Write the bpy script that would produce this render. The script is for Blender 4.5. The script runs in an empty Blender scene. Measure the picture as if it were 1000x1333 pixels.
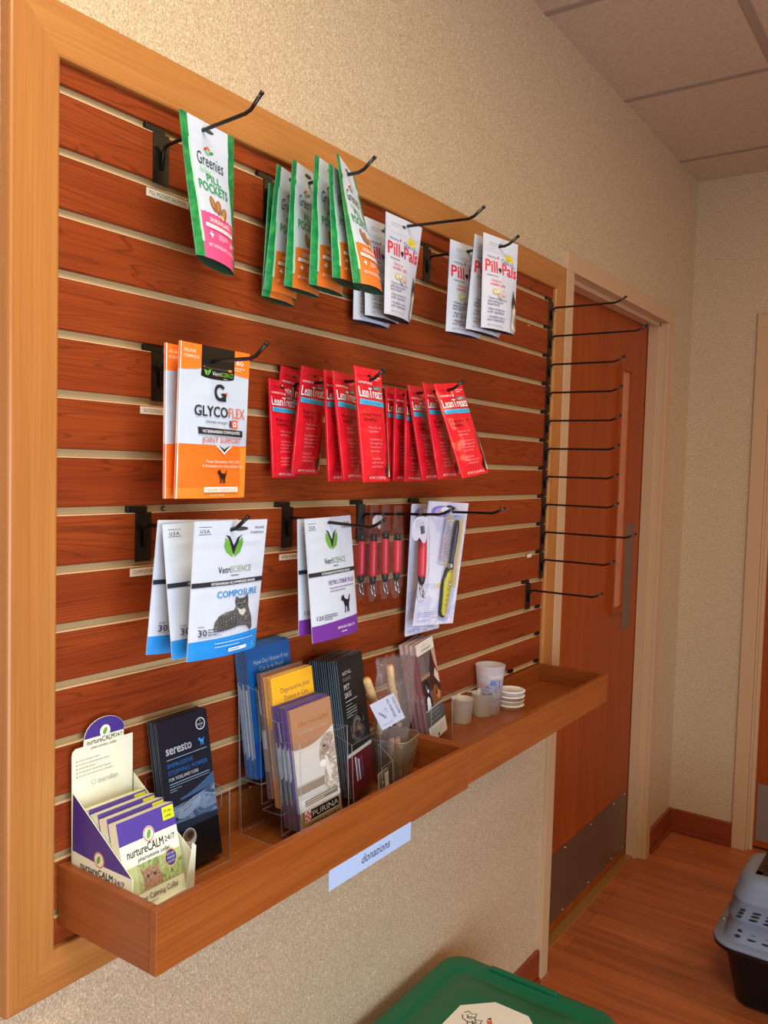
import bpy, math, random
from mathutils import Vector, noise
from mathutils.geometry import tessellate_polygon
random.seed(7)
S = bpy.context.scene
COL = S.collection
V = Vector
PI = math.pi

# ------------------------------------------------------------------ camera
CAM = V((-0.6479, -0.9700, 1.4789))
FW = V((0.82041617, 0.56918423, -0.05428285))
RT = V((0.5710464, -0.82044579, 0.02783368))
UP = V((0.02869364, 0.05383322, 0.9981376))
FPX = 1100.59
from mathutils import Matrix
cam = bpy.data.cameras.new('camera'); co = bpy.data.objects.new('camera', cam); COL.objects.link(co)
m = Matrix((RT, UP, -FW)).transposed().to_4x4(); m.translation = CAM
co.matrix_world = m
cam.sensor_fit = 'VERTICAL'; cam.sensor_height = 24.0; cam.lens = FPX / 1333 * 24.0; cam.clip_start = 0.02
S.camera = co

def ray(q): return FW + RT * ((q[0] - 500) / FPX) - UP * ((q[1] - 666.5) / FPX)
def atY(q, y):
    d = ray(q); return CAM + d * ((y - CAM.y) / d.y)
def atX(q, x):
    d = ray(q); return CAM + d * ((x - CAM.x) / d.x)
def atZ(q, z):
    d = ray(q); return CAM + d * ((z - CAM.z) / d.z)

# ------------------------------------------------------------------ materials
def lin(c):
    c = c / 255.0
    return c / 12.92 if c <= 0.04045 else ((c + 0.055) / 1.055) ** 2.4
def L3(c): return (lin(c[0]), lin(c[1]), lin(c[2]), 1)
MATS = {}
def newmat(name):
    mt = bpy.data.materials.new(name); mt.use_nodes = True
    nt = mt.node_tree; nt.nodes.clear()
    out = nt.nodes.new('ShaderNodeOutputMaterial')
    MATS[name] = mt
    return mt, nt, out
def col(c, rough=0.45, metal=0.0, spec=0.5):
    key = 'col_%d_%d_%d_%d_%d_%d' % (c[0], c[1], c[2], rough * 100, metal * 100, spec * 100)
    if key in MATS: return MATS[key]
    mt, nt, out = newmat(key)
    b = nt.nodes.new('ShaderNodeBsdfPrincipled')
    b.inputs['Base Color'].default_value = L3(c); b.inputs['Roughness'].default_value = rough
    b.inputs['Metallic'].default_value = metal; b.inputs['Specular IOR Level'].default_value = spec
    nt.links.new(b.outputs[0], out.inputs[0])
    return mt
def N(nt, t, **kw):
    n = nt.nodes.new(t)
    for k, v in kw.items(): setattr(n, k, v)
    return n
def setin(n, **kw):
    for k, v in kw.items(): n.inputs[k.replace('_', ' ')].default_value = v
def ramp(nt, stops, interp='LINEAR'):
    r = nt.nodes.new('ShaderNodeValToRGB'); r.color_ramp.interpolation = interp
    el = r.color_ramp.elements
    while len(el) < len(stops): el.new(0.5)
    for e, (p, c) in zip(el, stops): e.position = p; e.color = L3(c)
    return r

def wood(name, base, dark, light, axis='X', lines=22.0, fine=260.0, rough=0.38, pitch=0.0, linestr=0.75, stretch=(0.55, 7.0), coat=0.0, spec=0.5):
    """procedural veneer: long fine pores plus cathedral lines running along one axis"""
    mt, nt, out = newmat(name)
    lk = nt.links.new
    tc = N(nt, 'ShaderNodeTexCoord')
    sep = N(nt, 'ShaderNodeSeparateXYZ'); lk(tc.outputs['Object'], sep.inputs[0])
    comb = N(nt, 'ShaderNodeCombineXYZ')
    order = {'X': (0, 1, 2), 'Y': (1, 0, 2), 'Z': (2, 1, 0)}[axis]
    if pitch > 0:   # every slat shows another stretch of the veneer
        a = N(nt, 'ShaderNodeMath', operation='DIVIDE'); a.inputs[1].default_value = pitch
        lk(sep.outputs[2], a.inputs[0])
        ao = N(nt, 'ShaderNodeMath', operation='ADD'); ao.inputs[1].default_value = -0.4068; lk(a.outputs[0], ao.inputs[0])
        f = N(nt, 'ShaderNodeMath', operation='FLOOR'); lk(ao.outputs[0], f.inputs[0])
        g = N(nt, 'ShaderNodeMath', operation='MULTIPLY'); g.inputs[1].default_value = 3.71; lk(f.outputs[0], g.inputs[0])
        h = N(nt, 'ShaderNodeMath', operation='ADD'); lk(g.outputs[0], h.inputs[0]); lk(sep.outputs[order[0]], h.inputs[1])
        lk(h.outputs[0], comb.inputs[0])
    else:
        lk(sep.outputs[order[0]], comb.inputs[0])
    lk(sep.outputs[order[1]], comb.inputs[1]); lk(sep.outputs[order[2]], comb.inputs[2])
    m1 = N(nt, 'ShaderNodeMapping'); lk(comb.outputs[0], m1.inputs[0])
    m1.inputs['Scale'].default_value = (stretch[0], stretch[1], stretch[1])
    n1 = N(nt, 'ShaderNodeTexNoise'); setin(n1, Scale=1.6, Detail=3.0, Roughness=0.45, Distortion=0.3); lk(m1.outputs[0], n1.inputs['Vector'])
    mu = N(nt, 'ShaderNodeMath', operation='MULTIPLY'); mu.inputs[1].default_value = lines; lk(n1.outputs[0], mu.inputs[0])
    fr = N(nt, 'ShaderNodeMath', operation='FRACT'); lk(mu.outputs[0], fr.inputs[0])
    r1 = ramp(nt, [(0.0, (0, 0, 0)), (0.66, (50, 50, 50)), (0.86, (255, 255, 255)), (1.0, (50, 50, 50))]); lk(fr.outputs[0], r1.inputs[0])
    m2 = N(nt, 'ShaderNodeMapping'); lk(comb.outputs[0], m2.inputs[0]); m2.inputs['Scale'].default_value = (4.0, fine, fine)
    n2 = N(nt, 'ShaderNodeTexNoise'); setin(n2, Scale=1.0, Detail=4.0, Roughness=0.6); lk(m2.outputs[0], n2.inputs['Vector'])
    m3 = N(nt, 'ShaderNodeMapping'); lk(comb.outputs[0], m3.inputs[0]); m3.inputs['Scale'].default_value = (1.2, 22, 22)
    n3 = N(nt, 'ShaderNodeTexNoise'); setin(n3, Scale=1.0, Detail=2.0); lk(m3.outputs[0], n3.inputs['Vector'])
    r3 = ramp(nt, [(0.3, base), (0.7, light)]); lk(n3.outputs[0], r3.inputs[0])
    r2 = ramp(nt, [(0.42, (0, 0, 0)), (0.75, (255, 255, 255))]); lk(n2.outputs[0], r2.inputs[0])
    mx = N(nt, 'ShaderNodeMix', data_type='RGBA'); mx.inputs[7].default_value = L3(dark); lk(r3.outputs[0], mx.inputs[6])
    k1 = N(nt, 'ShaderNodeMath', operation='MULTIPLY'); k1.inputs[1].default_value = linestr; lk(r1.outputs[0], k1.inputs[0])
    k2 = N(nt, 'ShaderNodeMath', operation='MULTIPLY'); k2.inputs[1].default_value = 0.45; lk(r2.outputs[0], k2.inputs[0])
    k3 = N(nt, 'ShaderNodeMath', operation='MAXIMUM'); lk(k1.outputs[0], k3.inputs[0]); lk(k2.outputs[0], k3.inputs[1])
    lk(k3.outputs[0], mx.inputs[0])
    b = N(nt, 'ShaderNodeBsdfPrincipled'); lk(mx.outputs[2], b.inputs['Base Color'])
    b.inputs['Roughness'].default_value = rough; b.inputs['Specular IOR Level'].default_value = spec; b.inputs['Coat Weight'].default_value = coat; b.inputs['Coat Roughness'].default_value = 0.25
    lk(b.outputs[0], out.inputs[0])
    return mt

PITCH = 0.0762
wood('slat', (130, 51, 18), (66, 20, 5), (150, 66, 26), 'X', lines=38, pitch=PITCH, rough=0.45, spec=0.2, linestr=0.55, stretch=(0.45, 8.0))
wood('frame_v', (172, 110, 52), (138, 78, 30), (186, 126, 64), 'Z', lines=6, fine=300, rough=0.35, linestr=0.18)
wood('frame_h', (172, 110, 52), (138, 78, 30), (186, 126, 64), 'X', lines=6, fine=300, rough=0.35, linestr=0.18)
wood('tray_x', (146, 76, 28), (98, 44, 12), (160, 90, 36), 'X', lines=8, fine=220, rough=0.36, linestr=0.3)
wood('tray_y', (140, 70, 26), (92, 40, 12), (152, 82, 34), 'Y', lines=8, fine=220, rough=0.36, linestr=0.3)
wood('door_wood', (148, 62, 14), (120, 44, 8), (162, 74, 20), 'Z', lines=7, fine=120, rough=0.42, spec=0.3, linestr=0.22)
wood('base_wood', (128, 54, 28), (96, 34, 16), (142, 64, 34), 'X', lines=5, fine=160, rough=0.35, linestr=0.2)
wood('base_wood_y', (128, 54, 28), (96, 34, 16), (142, 64, 34), 'Y', lines=5, fine=160, rough=0.35, linestr=0.2)

def floor_mat():
    mt, nt, out = newmat('floor_planks'); lk = nt.links.new
    tc = N(nt, 'ShaderNodeTexCoord')
    mp = N(nt, 'ShaderNodeMapping'); lk(tc.outputs['Object'], mp.inputs[0]); mp.inputs['Rotation'].default_value = (0, 0, PI / 2)
    br = N(nt, 'ShaderNodeTexBrick'); lk(mp.outputs[0], br.inputs[0])
    setin(br, Scale=1.0, Mortar_Size=0.0008, Mortar_Smooth=0.2, Brick_Width=1.1, Row_Height=0.095, Bias=0.0)
    br.inputs['Color1'].default_value = (0.1, 0.1, 0.1, 1); br.inputs['Color2'].default_value = (0.9, 0.9, 0.9, 1); br.inputs['Mortar'].default_value = (0.0, 0.0, 0.0, 1)
    br.offset = 0.37
    r = ramp(nt, [(0.0, (120, 62, 30)), (0.1, (170, 92, 48)), (0.5, (180, 100, 54)), (0.95, (192, 110, 62))]); lk(br.outputs[0], r.inputs[0])
    m2 = N(nt, 'ShaderNodeMapping'); lk(tc.outputs['Object'], m2.inputs[0]); m2.inputs['Scale'].default_value = (30, 2.2, 1)
    n2 = N(nt, 'ShaderNodeTexNoise'); setin(n2, Scale=1.0, Detail=6.0, Roughness=0.62, Distortion=0.4); lk(m2.outputs[0], n2.inputs['Vector'])
    r2 = ramp(nt, [(0.3, (196, 190, 186)), (0.6, (255, 255, 255))]); lk(n2.outputs[0], r2.inputs[0])
    mx = N(nt, 'ShaderNodeMix', data_type='RGBA', blend_type='MULTIPLY'); mx.inputs[0].default_value = 0.8
    lk(r.outputs[0], mx.inputs[6]); lk(r2.outputs[0], mx.inputs[7])
    b = N(nt, 'ShaderNodeBsdfPrincipled'); lk(mx.outputs[2], b.inputs['Base Color']); b.inputs['Roughness'].default_value = 0.42
    lk(b.outputs[0], out.inputs[0])
floor_mat()

def wallpaper():
    mt, nt, out = newmat('wallpaper'); lk = nt.links.new
    tc = N(nt, 'ShaderNodeTexCoord')
    m1 = N(nt, 'ShaderNodeMapping'); lk(tc.outputs['Object'], m1.inputs[0]); m1.inputs['Scale'].default_value = (1.25, 1.25, 0.7)
    n1 = N(nt, 'ShaderNodeTexNoise'); setin(n1, Scale=430.0, Detail=2.0, Roughness=0.6, Distortion=0.6); lk(m1.outputs[0], n1.inputs['Vector'])
    r0 = ramp(nt, [(0.32, (168, 146, 114)), (0.44, (200, 178, 144)), (0.57, (212, 190, 156)), (0.68, (246, 232, 204))]); lk(n1.outputs[0], r0.inputs[0])
    m2 = N(nt, 'ShaderNodeMapping'); lk(tc.outputs['Object'], m2.inputs[0]); m2.inputs['Scale'].default_value = (1.6, 1.6, 0.55)
    n2 = N(nt, 'ShaderNodeTexNoise'); setin(n2, Scale=260.0, Detail=2.0); lk(m2.outputs[0], n2.inputs['Vector'])
    r2 = ramp(nt, [(0.35, (232, 226, 220)), (0.65, (255, 255, 255))]); lk(n2.outputs[0], r2.inputs[0])
    hs = N(nt, 'ShaderNodeMix', data_type='RGBA', blend_type='MULTIPLY'); hs.inputs[0].default_value = 0.9; lk(r0.outputs[0], hs.inputs[6]); lk(r2.outputs[0], hs.inputs[7])
    bp = N(nt, 'ShaderNodeBump'); setin(bp, Strength=0.35, Distance=0.0006); lk(n1.outputs[0], bp.inputs['Height'])
    b = N(nt, 'ShaderNodeBsdfPrincipled'); lk(hs.outputs[2], b.inputs['Base Color']); b.inputs['Roughness'].default_value = 0.5
    lk(bp.outputs[0], b.inputs['Normal']); lk(b.outputs[0], out.inputs[0])
wallpaper()

def mottle(name, cols, scale=60.0, rough=0.4, detail=4.0, stretch=(1, 1, 1), distortion=0.5):
    if name in MATS: return MATS[name]
    mt, nt, out = newmat(name); lk = nt.links.new
    tc = N(nt, 'ShaderNodeTexCoord'); mp = N(nt, 'ShaderNodeMapping'); lk(tc.outputs['Object'], mp.inputs[0]); mp.inputs['Scale'].default_value = stretch
    n1 = N(nt, 'ShaderNodeTexNoise'); setin(n1, Scale=scale, Detail=detail, Roughness=0.6, Distortion=distortion); lk(mp.outputs[0], n1.inputs['Vector'])
    k = len(cols)
    r = ramp(nt, [(0.32 + 0.36 * i / (k - 1), c) for i, c in enumerate(cols)]); lk(n1.outputs[0], r.inputs[0])
    b = N(nt, 'ShaderNodeBsdfPrincipled'); lk(r.outputs[0], b.inputs['Base Color']); b.inputs['Roughness'].default_value = rough
    lk(b.outputs[0], out.inputs[0]); return mt

def clear(name, tint=(235, 240, 245), rough=0.04, ior=1.4, density=0.0, bump=0.0, bscale=60.0, haze=0.0, hazecol=(230, 230, 235)):
    """thin clear plastic: a coated see-through sheet"""
    mt, nt, out = newmat(name); lk = nt.links.new
    tr = N(nt, 'ShaderNodeBsdfTransparent'); tr.inputs[0].default_value = L3(tint)
    gl = N(nt, 'ShaderNodeBsdfGlossy'); gl.inputs['Roughness'].default_value = rough
    fr = N(nt, 'ShaderNodeFresnel'); fr.inputs[0].default_value = ior
    geo = N(nt, 'ShaderNodeNewGeometry'); inv = N(nt, 'ShaderNodeMath', operation='SUBTRACT'); inv.inputs[0].default_value = 1.0; lk(geo.outputs['Backfacing'], inv.inputs[1])
    fm_ = N(nt, 'ShaderNodeMath', operation='MULTIPLY'); lk(fr.outputs[0], fm_.inputs[0]); lk(inv.outputs[0], fm_.inputs[1])
    mx = N(nt, 'ShaderNodeMixShader'); lk(fm_.outputs[0], mx.inputs[0]); lk(tr.outputs[0], mx.inputs[1]); lk(gl.outputs[0], mx.inputs[2])
    last = mx
    if bump > 0:
        tc = N(nt, 'ShaderNodeTexCoord'); n1 = N(nt, 'ShaderNodeTexNoise'); setin(n1, Scale=bscale, Detail=3.0, Distortion=1.0); lk(tc.outputs['Object'], n1.inputs['Vector'])
        bp = N(nt, 'ShaderNodeBump'); setin(bp, Strength=bump, Distance=0.01); lk(n1.outputs[0], bp.inputs['Height'])
        lk(bp.outputs[0], gl.inputs['Normal']); lk(bp.outputs[0], fr.inputs['Normal'])
    if haze > 0:
        d1_ = N(nt, 'ShaderNodeBsdfDiffuse'); d1_.inputs[0].default_value = L3(hazecol); d2_ = N(nt, 'ShaderNodeBsdfTranslucent'); d2_.inputs[0].default_value = L3(hazecol)
        df = N(nt, 'ShaderNodeMixShader'); df.inputs[0].default_value = 0.45; lk(d1_.outputs[0], df.inputs[1]); lk(d2_.outputs[0], df.inputs[2])
        m2 = N(nt, 'ShaderNodeMixShader'); m2.inputs[0].default_value = haze; lk(last.outputs[0], m2.inputs[1]); lk(df.outputs[0], m2.inputs[2]); last = m2
    lk(last.outputs[0], out.inputs[0]); return mt
clear('acrylic', (250, 251, 252), 0.03, 1.3)
clear('acrylic_edge', (240, 243, 246), 0.15, 1.6, haze=0.4, hazecol=(205, 212, 222))
clear('film', (250, 250, 252), 0.16, 1.32, bump=0.8, bscale=70, haze=0.05)
clear('bag_film', (248, 246, 246), 0.10, 1.6, bump=1.0, bscale=60, haze=0.13)
clear('blister', (240, 242, 248), 0.06, 1.35, haze=0.05)
clear('smoky_glass', (214, 200, 178), 0.06, 1.7, bump=0.6, bscale=60, haze=0.22, hazecol=(196, 178, 150))
clear('frosted', (246, 244, 238), 0.3, 1.3, haze=0.72, hazecol=(252, 252, 244))
clear('frosted_cup', (246, 243, 247), 0.25, 1.3, haze=0.55, hazecol=(252, 250, 254))

clear('glass_rim', (226, 214, 196), 0.08, 1.9, haze=0.35, hazecol=(214, 200, 176))
WALL = MATS['wallpaper']
BLACK = col((8, 8, 9), 0.32)
CASING = col((200, 166, 128), 0.45)

# ------------------------------------------------------------------ mesh builder
class MB:
    def __init__(s): s.v = []; s.f = []; s.m = []; s.sm = []; s.mats = []
    def mi(s, mat):
        if mat not in s.mats: s.mats.append(mat)
        return s.mats.index(mat)
    def add(s, verts, faces, mat, smooth=False):
        k = len(s.v); s.v += [tuple(p) for p in verts]; i = s.mi(mat)
        for f in faces: s.f.append([a + k for a in f]); s.m.append(i); s.sm.append(smooth)
    def hexa(s, p, mat):   # 8 corners, bottom 4 then top 4
        s.add(p, [(0, 3, 2, 1), (4, 5, 6, 7), (0, 1, 5, 4), (1, 2, 6, 5), (2, 3, 7, 6), (3, 0, 4, 7)], mat)
    def box(s, a, b, mat):
        x0, y0, z0 = a; x1, y1, z1 = b
        s.hexa([(x0, y0, z0), (x1, y0, z0), (x1, y1, z0), (x0, y1, z0), (x0, y0, z1), (x1, y0, z1), (x1, y1, z1), (x0, y1, z1)], mat)
    def tube(s, pts, r, mat, n=10, caps=True, radii=None):
        pts = [V(p) for p in pts]; rings = []
        up = V((0, 0, 1))
        prev = None
        for i, p in enumerate(pts):
            if i == 0: t = pts[1] - p
            elif i == len(pts) - 1: t = p - pts[i - 1]
            else: t = (pts[i + 1] - p).normalized() + (p - pts[i - 1]).normalized()
            t.normalize()
            if prev is None:
                a = t.cross(up)
                if a.length < 0.1: a = t.cross(V((1, 0, 0)))
            else: a = prev - t * prev.dot(t)
            a.normalize(); prev = a; b = t.cross(a)
            rr = radii[i] if radii else r
            rings.append([p + (a * math.cos(2 * PI * k / n) + b * math.sin(2 * PI * k / n)) * rr for k in range(n)])
        vs = [q for rg in rings for q in rg]; fs = []
        for i in range(len(pts) - 1):
            for k in range(n): fs.append((i * n + k, i * n + (k + 1) % n, (i + 1) * n + (k + 1) % n, (i + 1) * n + k))
        if caps: fs.append(tuple(range(n))[::-1]); fs.append(tuple((len(pts) - 1) * n + k for k in range(n)))
        s.add(vs, fs, mat, True)
    def lathe(s, prof, c, mat, n=32, axis=None, sx=1, sy=1):
        vs = []; fs = []
        for (r, z) in prof:
            for k in range(n): vs.append((c[0] + r * sx * math.cos(2 * PI * k / n), c[1] + r * sy * math.sin(2 * PI * k / n), c[2] + z))
        for i in range(len(prof) - 1):
            for k in range(n): fs.append((i * n + k, i * n + (k + 1) % n, (i + 1) * n + (k + 1) % n, (i + 1) * n + k))
        s.add(vs, fs, mat, True)
    def build(s, name, parent=None, label=None, cat=None, group=None, kind=None, origin=None, bevel=0.0):
        me = bpy.data.meshes.new(name)
        o0 = V(origin) if origin is not None else V((0, 0, 0))
        me.from_pydata([tuple(V(p) - o0) for p in s.v], [], s.f)
        for mt in s.mats: me.materials.append(mt)
        me.polygons.foreach_set('material_index', s.m); me.polygons.foreach_set('use_smooth', s.sm)
        me.update()
        o = bpy.data.objects.new(name, me); COL.objects.link(o)
        if parent is not None:
            o.parent = parent
            w = V((0, 0, 0)); q = parent
            while q is not None: w += q.location; q = q.parent
            o.location = o0 - w
        else: o.location = o0
        tag(o, label, cat, group, kind)
        if bevel > 0:
            bv = o.modifiers.new('bevel', 'BEVEL'); bv.width = bevel; bv.segments = 2; bv.limit_method = 'ANGLE'
        return o
def tag(o, label=None, cat=None, group=None, kind=None):
    if label: o['label'] = label
    if cat: o['category'] = cat
    if group: o['group'] = group
    if kind: o['kind'] = kind
    return o
def thing(name, loc, label, cat, group=None):
    o = bpy.data.objects.new(name, None); COL.objects.link(o); o.location = loc; o.empty_display_size = 0.02
    return tag(o, label, cat, group)

# ------------------------------------------------------------------ printing (flat shapes and lettering laid on a surface)
_T = {}
def text_geo(s, bold=0.0, shear=0.0):
    key = (s, bold, shear)
    if key in _T: return _T[key]
    cu = bpy.data.curves.new('lettering', 'FONT'); cu.body = s; cu.size = 1; cu.offset = bold; cu.shear = shear; cu.resolution_u = 2
    ob = bpy.data.objects.new('lettering', cu); COL.objects.link(ob)
    dg = bpy.context.evaluated_depsgraph_get(); dg.update()
    me = ob.evaluated_get(dg).to_mesh()
    vs = [(v.co.x, v.co.y) for v in me.vertices]; fs = [tuple(p.vertices) for p in me.polygons]
    ob.evaluated_get(dg).to_mesh_clear()
    bpy.data.objects.remove(ob); bpy.data.curves.remove(cu)
    # faces towards the viewer
    out = []
    for f in fs:
        a = 0
        for i in range(len(f)):
            p, q = vs[f[i]], vs[f[(i + 1) % len(f)]]; a += p[0] * q[1] - p[1] * q[0]
        out.append(f if a > 0 else f[::-1])
    if vs:
        x0 = min(v[0] for v in vs); x1 = max(v[0] for v in vs)
    else: x0 = x1 = 0
    _T[key] = (vs, out, x0, x1); return _T[key]

def split(vs, fs, maxe):
    """cut long triangles so that print follows a curved sheet"""
    vs = list(vs); mid = {}; work = [tuple(f) for f in fs]; out = []
    while work:
        f = work.pop()
        if len(f) != 3: out.append(f); continue
        L = [math.hypot(vs[f[i]][0] - vs[f[(i + 1) % 3]][0], vs[f[i]][1] - vs[f[(i + 1) % 3]][1]) for i in range(3)]
        i = L.index(max(L))
        if L[i] <= maxe: out.append(f); continue
        a, b, c = f[i], f[(i + 1) % 3], f[(i + 2) % 3]; k = (min(a, b), max(a, b))
        if k not in mid: vs.append(((vs[a][0] + vs[b][0]) / 2, (vs[a][1] + vs[b][1]) / 2)); mid[k] = len(vs) - 1
        m_ = mid[k]; work += [(a, m_, c), (m_, b, c)]
    return vs, out

class Art:
    """artwork in millimetres on a W x H sheet, origin bottom left"""
    def __init__(s, W, H): s.W = W; s.H = H; s.ops = []; s.n = 0; s.rough = 0.33
    def _c(s, c): return c if not isinstance(c, tuple) else col(c, s.rough)
    def band(s, u0, u1, fb, ft, c, step=4.0, lay=None):
        s.n += 1; nu = max(1, int(math.ceil((u1 - u0) / step)))
        us = [u0 + (u1 - u0) * i / nu for i in range(nu + 1)]
        g = fb if callable(fb) else (lambda u: fb); h = ft if callable(ft) else (lambda u: ft)
        nv = max(1, int(math.ceil(max(abs(h(u) - g(u)) for u in us) / step)))
        vs = [(u, g(u) + (h(u) - g(u)) * j / nv) for j in range(nv + 1) for u in us]
        k = nu + 1
        fs = [(j * k + i, j * k + i + 1, (j + 1) * k + i + 1, (j + 1) * k + i) for j in range(nv) for i in range(nu)]
        s.ops.append((vs, fs, s._c(c), lay or s.n)); return s
    def rect(s, u0, v0, u1, v1, c): return s.band(u0, u1, v0, v1, c)
    def ell(s, cx, cy, rx, ry, c, rot=0.0, n=18):
        s.n += 1; a = math.radians(rot)
        vs = [(cx, cy)]
        for k in range(n):
            x = rx * math.cos(2 * PI * k / n); y = ry * math.sin(2 * PI * k / n)
            vs.append((cx + x * math.cos(a) - y * math.sin(a), cy + x * math.sin(a) + y * math.cos(a)))
        s.ops.append((vs, [(0, 1 + k, 1 + (k + 1) % n) for k in range(n)], s._c(c), s.n)); return s
    def ring(s, cx, cy, r0, r1, c, n=24, a0=0, a1=360):
        s.n += 1; vs = []; full = abs(a1 - a0) >= 360
        for k in range(n + 1):
            t = math.radians(a0 + (a1 - a0) * k / n); vs += [(cx + r0 * math.cos(t), cy + r0 * math.sin(t)), (cx + r1 * math.cos(t), cy + r1 * math.sin(t))]
        s.ops.append((vs, [(2 * k, 2 * k + 1, 2 * k + 3, 2 * k + 2) for k in range(n)], s._c(c), s.n)); return s
    def poly(s, pts, c, dx=0, dy=0, sc=1.0):
        s.n += 1; vs = [(p[0] * sc + dx, p[1] * sc + dy) for p in pts]
        tr = tessellate_polygon([[V((a, b, 0)) for a, b in vs]]); fs = []
        for f in tr:
            a, b, c3 = [vs[i] for i in f]
            ar = (b[0] - a[0]) * (c3[1] - a[1]) - (b[1] - a[1]) * (c3[0] - a[0])
            fs.append(tuple(f) if ar > 0 else tuple(f)[::-1])
        s.ops.append((vs, fs, s._c(c), s.n)); return s
    def stroke(s, pts, w, c):
        s.n += 1; vs = []; k = len(pts)
        for i, p in enumerate(pts):
            a = pts[max(0, i - 1)]; b = pts[min(k - 1, i + 1)]; dx, dy = b[0] - a[0], b[1] - a[1]; l = math.hypot(dx, dy) or 1
            nx, ny = -dy / l * w / 2, dx / l * w / 2; vs += [(p[0] + nx, p[1] + ny), (p[0] - nx, p[1] - ny)]
        s.ops.append((vs, [(2 * i, 2 * i + 1, 2 * i + 3, 2 * i + 2) for i in range(k - 1)], s._c(c), s.n)); return s
    def text(s, t, u, v, size, c, w=None, al='l', bold=0.0, shear=0.0, rot=0.0, sx=1.0):
        s.n += 1; vs, fs, x0, x1 = text_geo(t, 0.0, shear)
        wd = (x1 - x0) * size * sx
        kx = size * sx
        if w and x1 > x0: kx = w / (x1 - x0); wd = w
        off = {'l': 0, 'c': -wd / 2, 'r': -wd}[al]; a = math.radians(rot); ca, sa = math.cos(a), math.sin(a)
        o = []
        for x, y in vs:
            X = (x - x0) * kx + off; Y = y * size; o.append((u + X * ca - Y * sa, v + X * sa + Y * ca))
        if bold > 0:   # heavier strokes: the same glyph laid a hair apart
            d = bold * size * 0.55; base = list(o); k = len(base); o = []; nf = []
            for j, (dx, dy) in enumerate(((-d, -d * .6), (d, -d * .6), (-d, d * .6), (d, d * .6))):
                o += [(p[0] + dx, p[1] + dy) for p in base]; nf += [tuple(i + j * k for i in f) for f in fs]
            fs = nf
        s.ops.append((o, fs, s._c(c), s.n)); return s
    def fuzz(s, u, v, w, n, pitch, c, h=0.8, seed=1, rot=0.0):
        """lines of print too small to read"""
        s.n += 1; R = random.Random(seed); vs = []; fs = []; a = math.radians(rot)
        for i in range(n):
            x = 0; y = -i * pitch; end = w * (1 if i < n - 1 else 0.6)
            while x < end:
                l = min(R.uniform(1.5, 5.5), end - x); k = len(vs)
                for (p, q) in ((x, y), (x + l, y), (x + l, y + h), (x, y + h)): vs.append((u + p * math.cos(a) - q * math.sin(a), v + p * math.sin(a) + q * math.cos(a)))
                fs.append((k, k + 1, k + 2, k + 3)); x += l + 0.9
        s.ops.append((vs, fs, s._c(c), s.n)); return s
    def put(s, mb, fn, W=None, H=None, lift=0.00009, smooth=True, maxe=None, base=0.0001):
        ku = (W or s.W / 1000) / s.W; kv = (H or s.H / 1000) / s.H
        for vs, fs, c, lay in s.ops:
            if maxe and len(fs) and len(fs[0]) == 3: vs, fs = split(vs, fs, maxe)
            mb.add([fn(u * ku, v * kv, base + lift * lay) for u, v in vs], fs, c, smooth)

def sub(a, o, sc, art):
    """lay one artwork on another"""
    for vs, fs, c, lay in art.ops:
        a.n += 1; a.ops.append(([(o[0] + u * sc, o[1] + v * sc) for u, v in vs], fs, c, a.n))

# ------------------------------------------------------------------ room shell
FZ = -0.02; CZ = 2.662; WY = 0.006; XC = 2.93
def plane(name, pts, mat, kind='structure'):
    mb = MB(); mb.add(pts, [(0, 1, 2, 3)], mat); return mb.build(name, kind=kind)
DX0, DX1, DZ = 1.665, 2.585, 2.045     # clear opening of the left door
X0, YF = -2.6, -2.7
mb = MB(); mb.box((X0, YF, FZ - 0.05), (XC + 0.2, 0.3, FZ), MATS['floor_planks']); mb.build('floor', kind='structure')

def ceil_mat():
    mt, nt, out = newmat('ceiling_tile'); lk = nt.links.new
    tc = N(nt, 'ShaderNodeTexCoord'); n1 = N(nt, 'ShaderNodeTexNoise'); setin(n1, Scale=90.0, Detail=4.0); lk(tc.outputs['Object'], n1.inputs['Vector'])
    r = ramp(nt, [(0.3, (190, 170, 146)), (0.7, (204, 184, 160))]); lk(n1.outputs[0], r.inputs[0])
    b = N(nt, 'ShaderNodeBsdfPrincipled'); lk(r.outputs[0], b.inputs['Base Color']); b.inputs['Roughness'].default_value = 0.9; lk(b.outputs[0], out.inputs[0])
ceil_mat()
mb = MB(); mb.box((X0, YF, CZ), (XC + 0.2, 0.3, CZ + 0.05), MATS['ceiling_tile'])
gm = col((160, 142, 126), 0.7)
for x in [2.04 - 0.61 * k for k in range(0, 8)] + [2.66]:
    mb.box((x - 0.011, YF, CZ - 0.0025), (x + 0.011, WY, CZ), gm)
for y in (-0.44, -1.66):
    mb.box((X0, y - 0.012, CZ - 0.0025), (XC, y + 0.012, CZ), gm)
mb.build('ceiling', kind='structure')

mb = MB()   # the wall with the display, opening for the door
T = 0.12
mb.box((X0, WY, FZ), (DX0 - .008, WY + T, CZ), WALL); mb.box((DX1 + .008, WY, FZ), (XC + 0.2, WY + T, CZ), WALL); mb.box((DX0 - .008, WY, DZ + .008), (DX1 + .008, WY + T, CZ), WALL)
mb.build('wall_left', kind='structure')
# far wall with a door opening
RY0, RY1, RZ = -0.30, -1.22, 2.06
mb = MB()
mb.box((XC, RY0 + .001, FZ), (XC + T, WY, CZ), WALL); mb.box((XC, YF, FZ), (XC + T, RY1 - .001, CZ), WALL); mb.box((XC, RY1 - .001, RZ + .001), (XC + T, RY0 + .001, CZ), WALL)
mb.build('wall_far', kind='structure')
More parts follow.
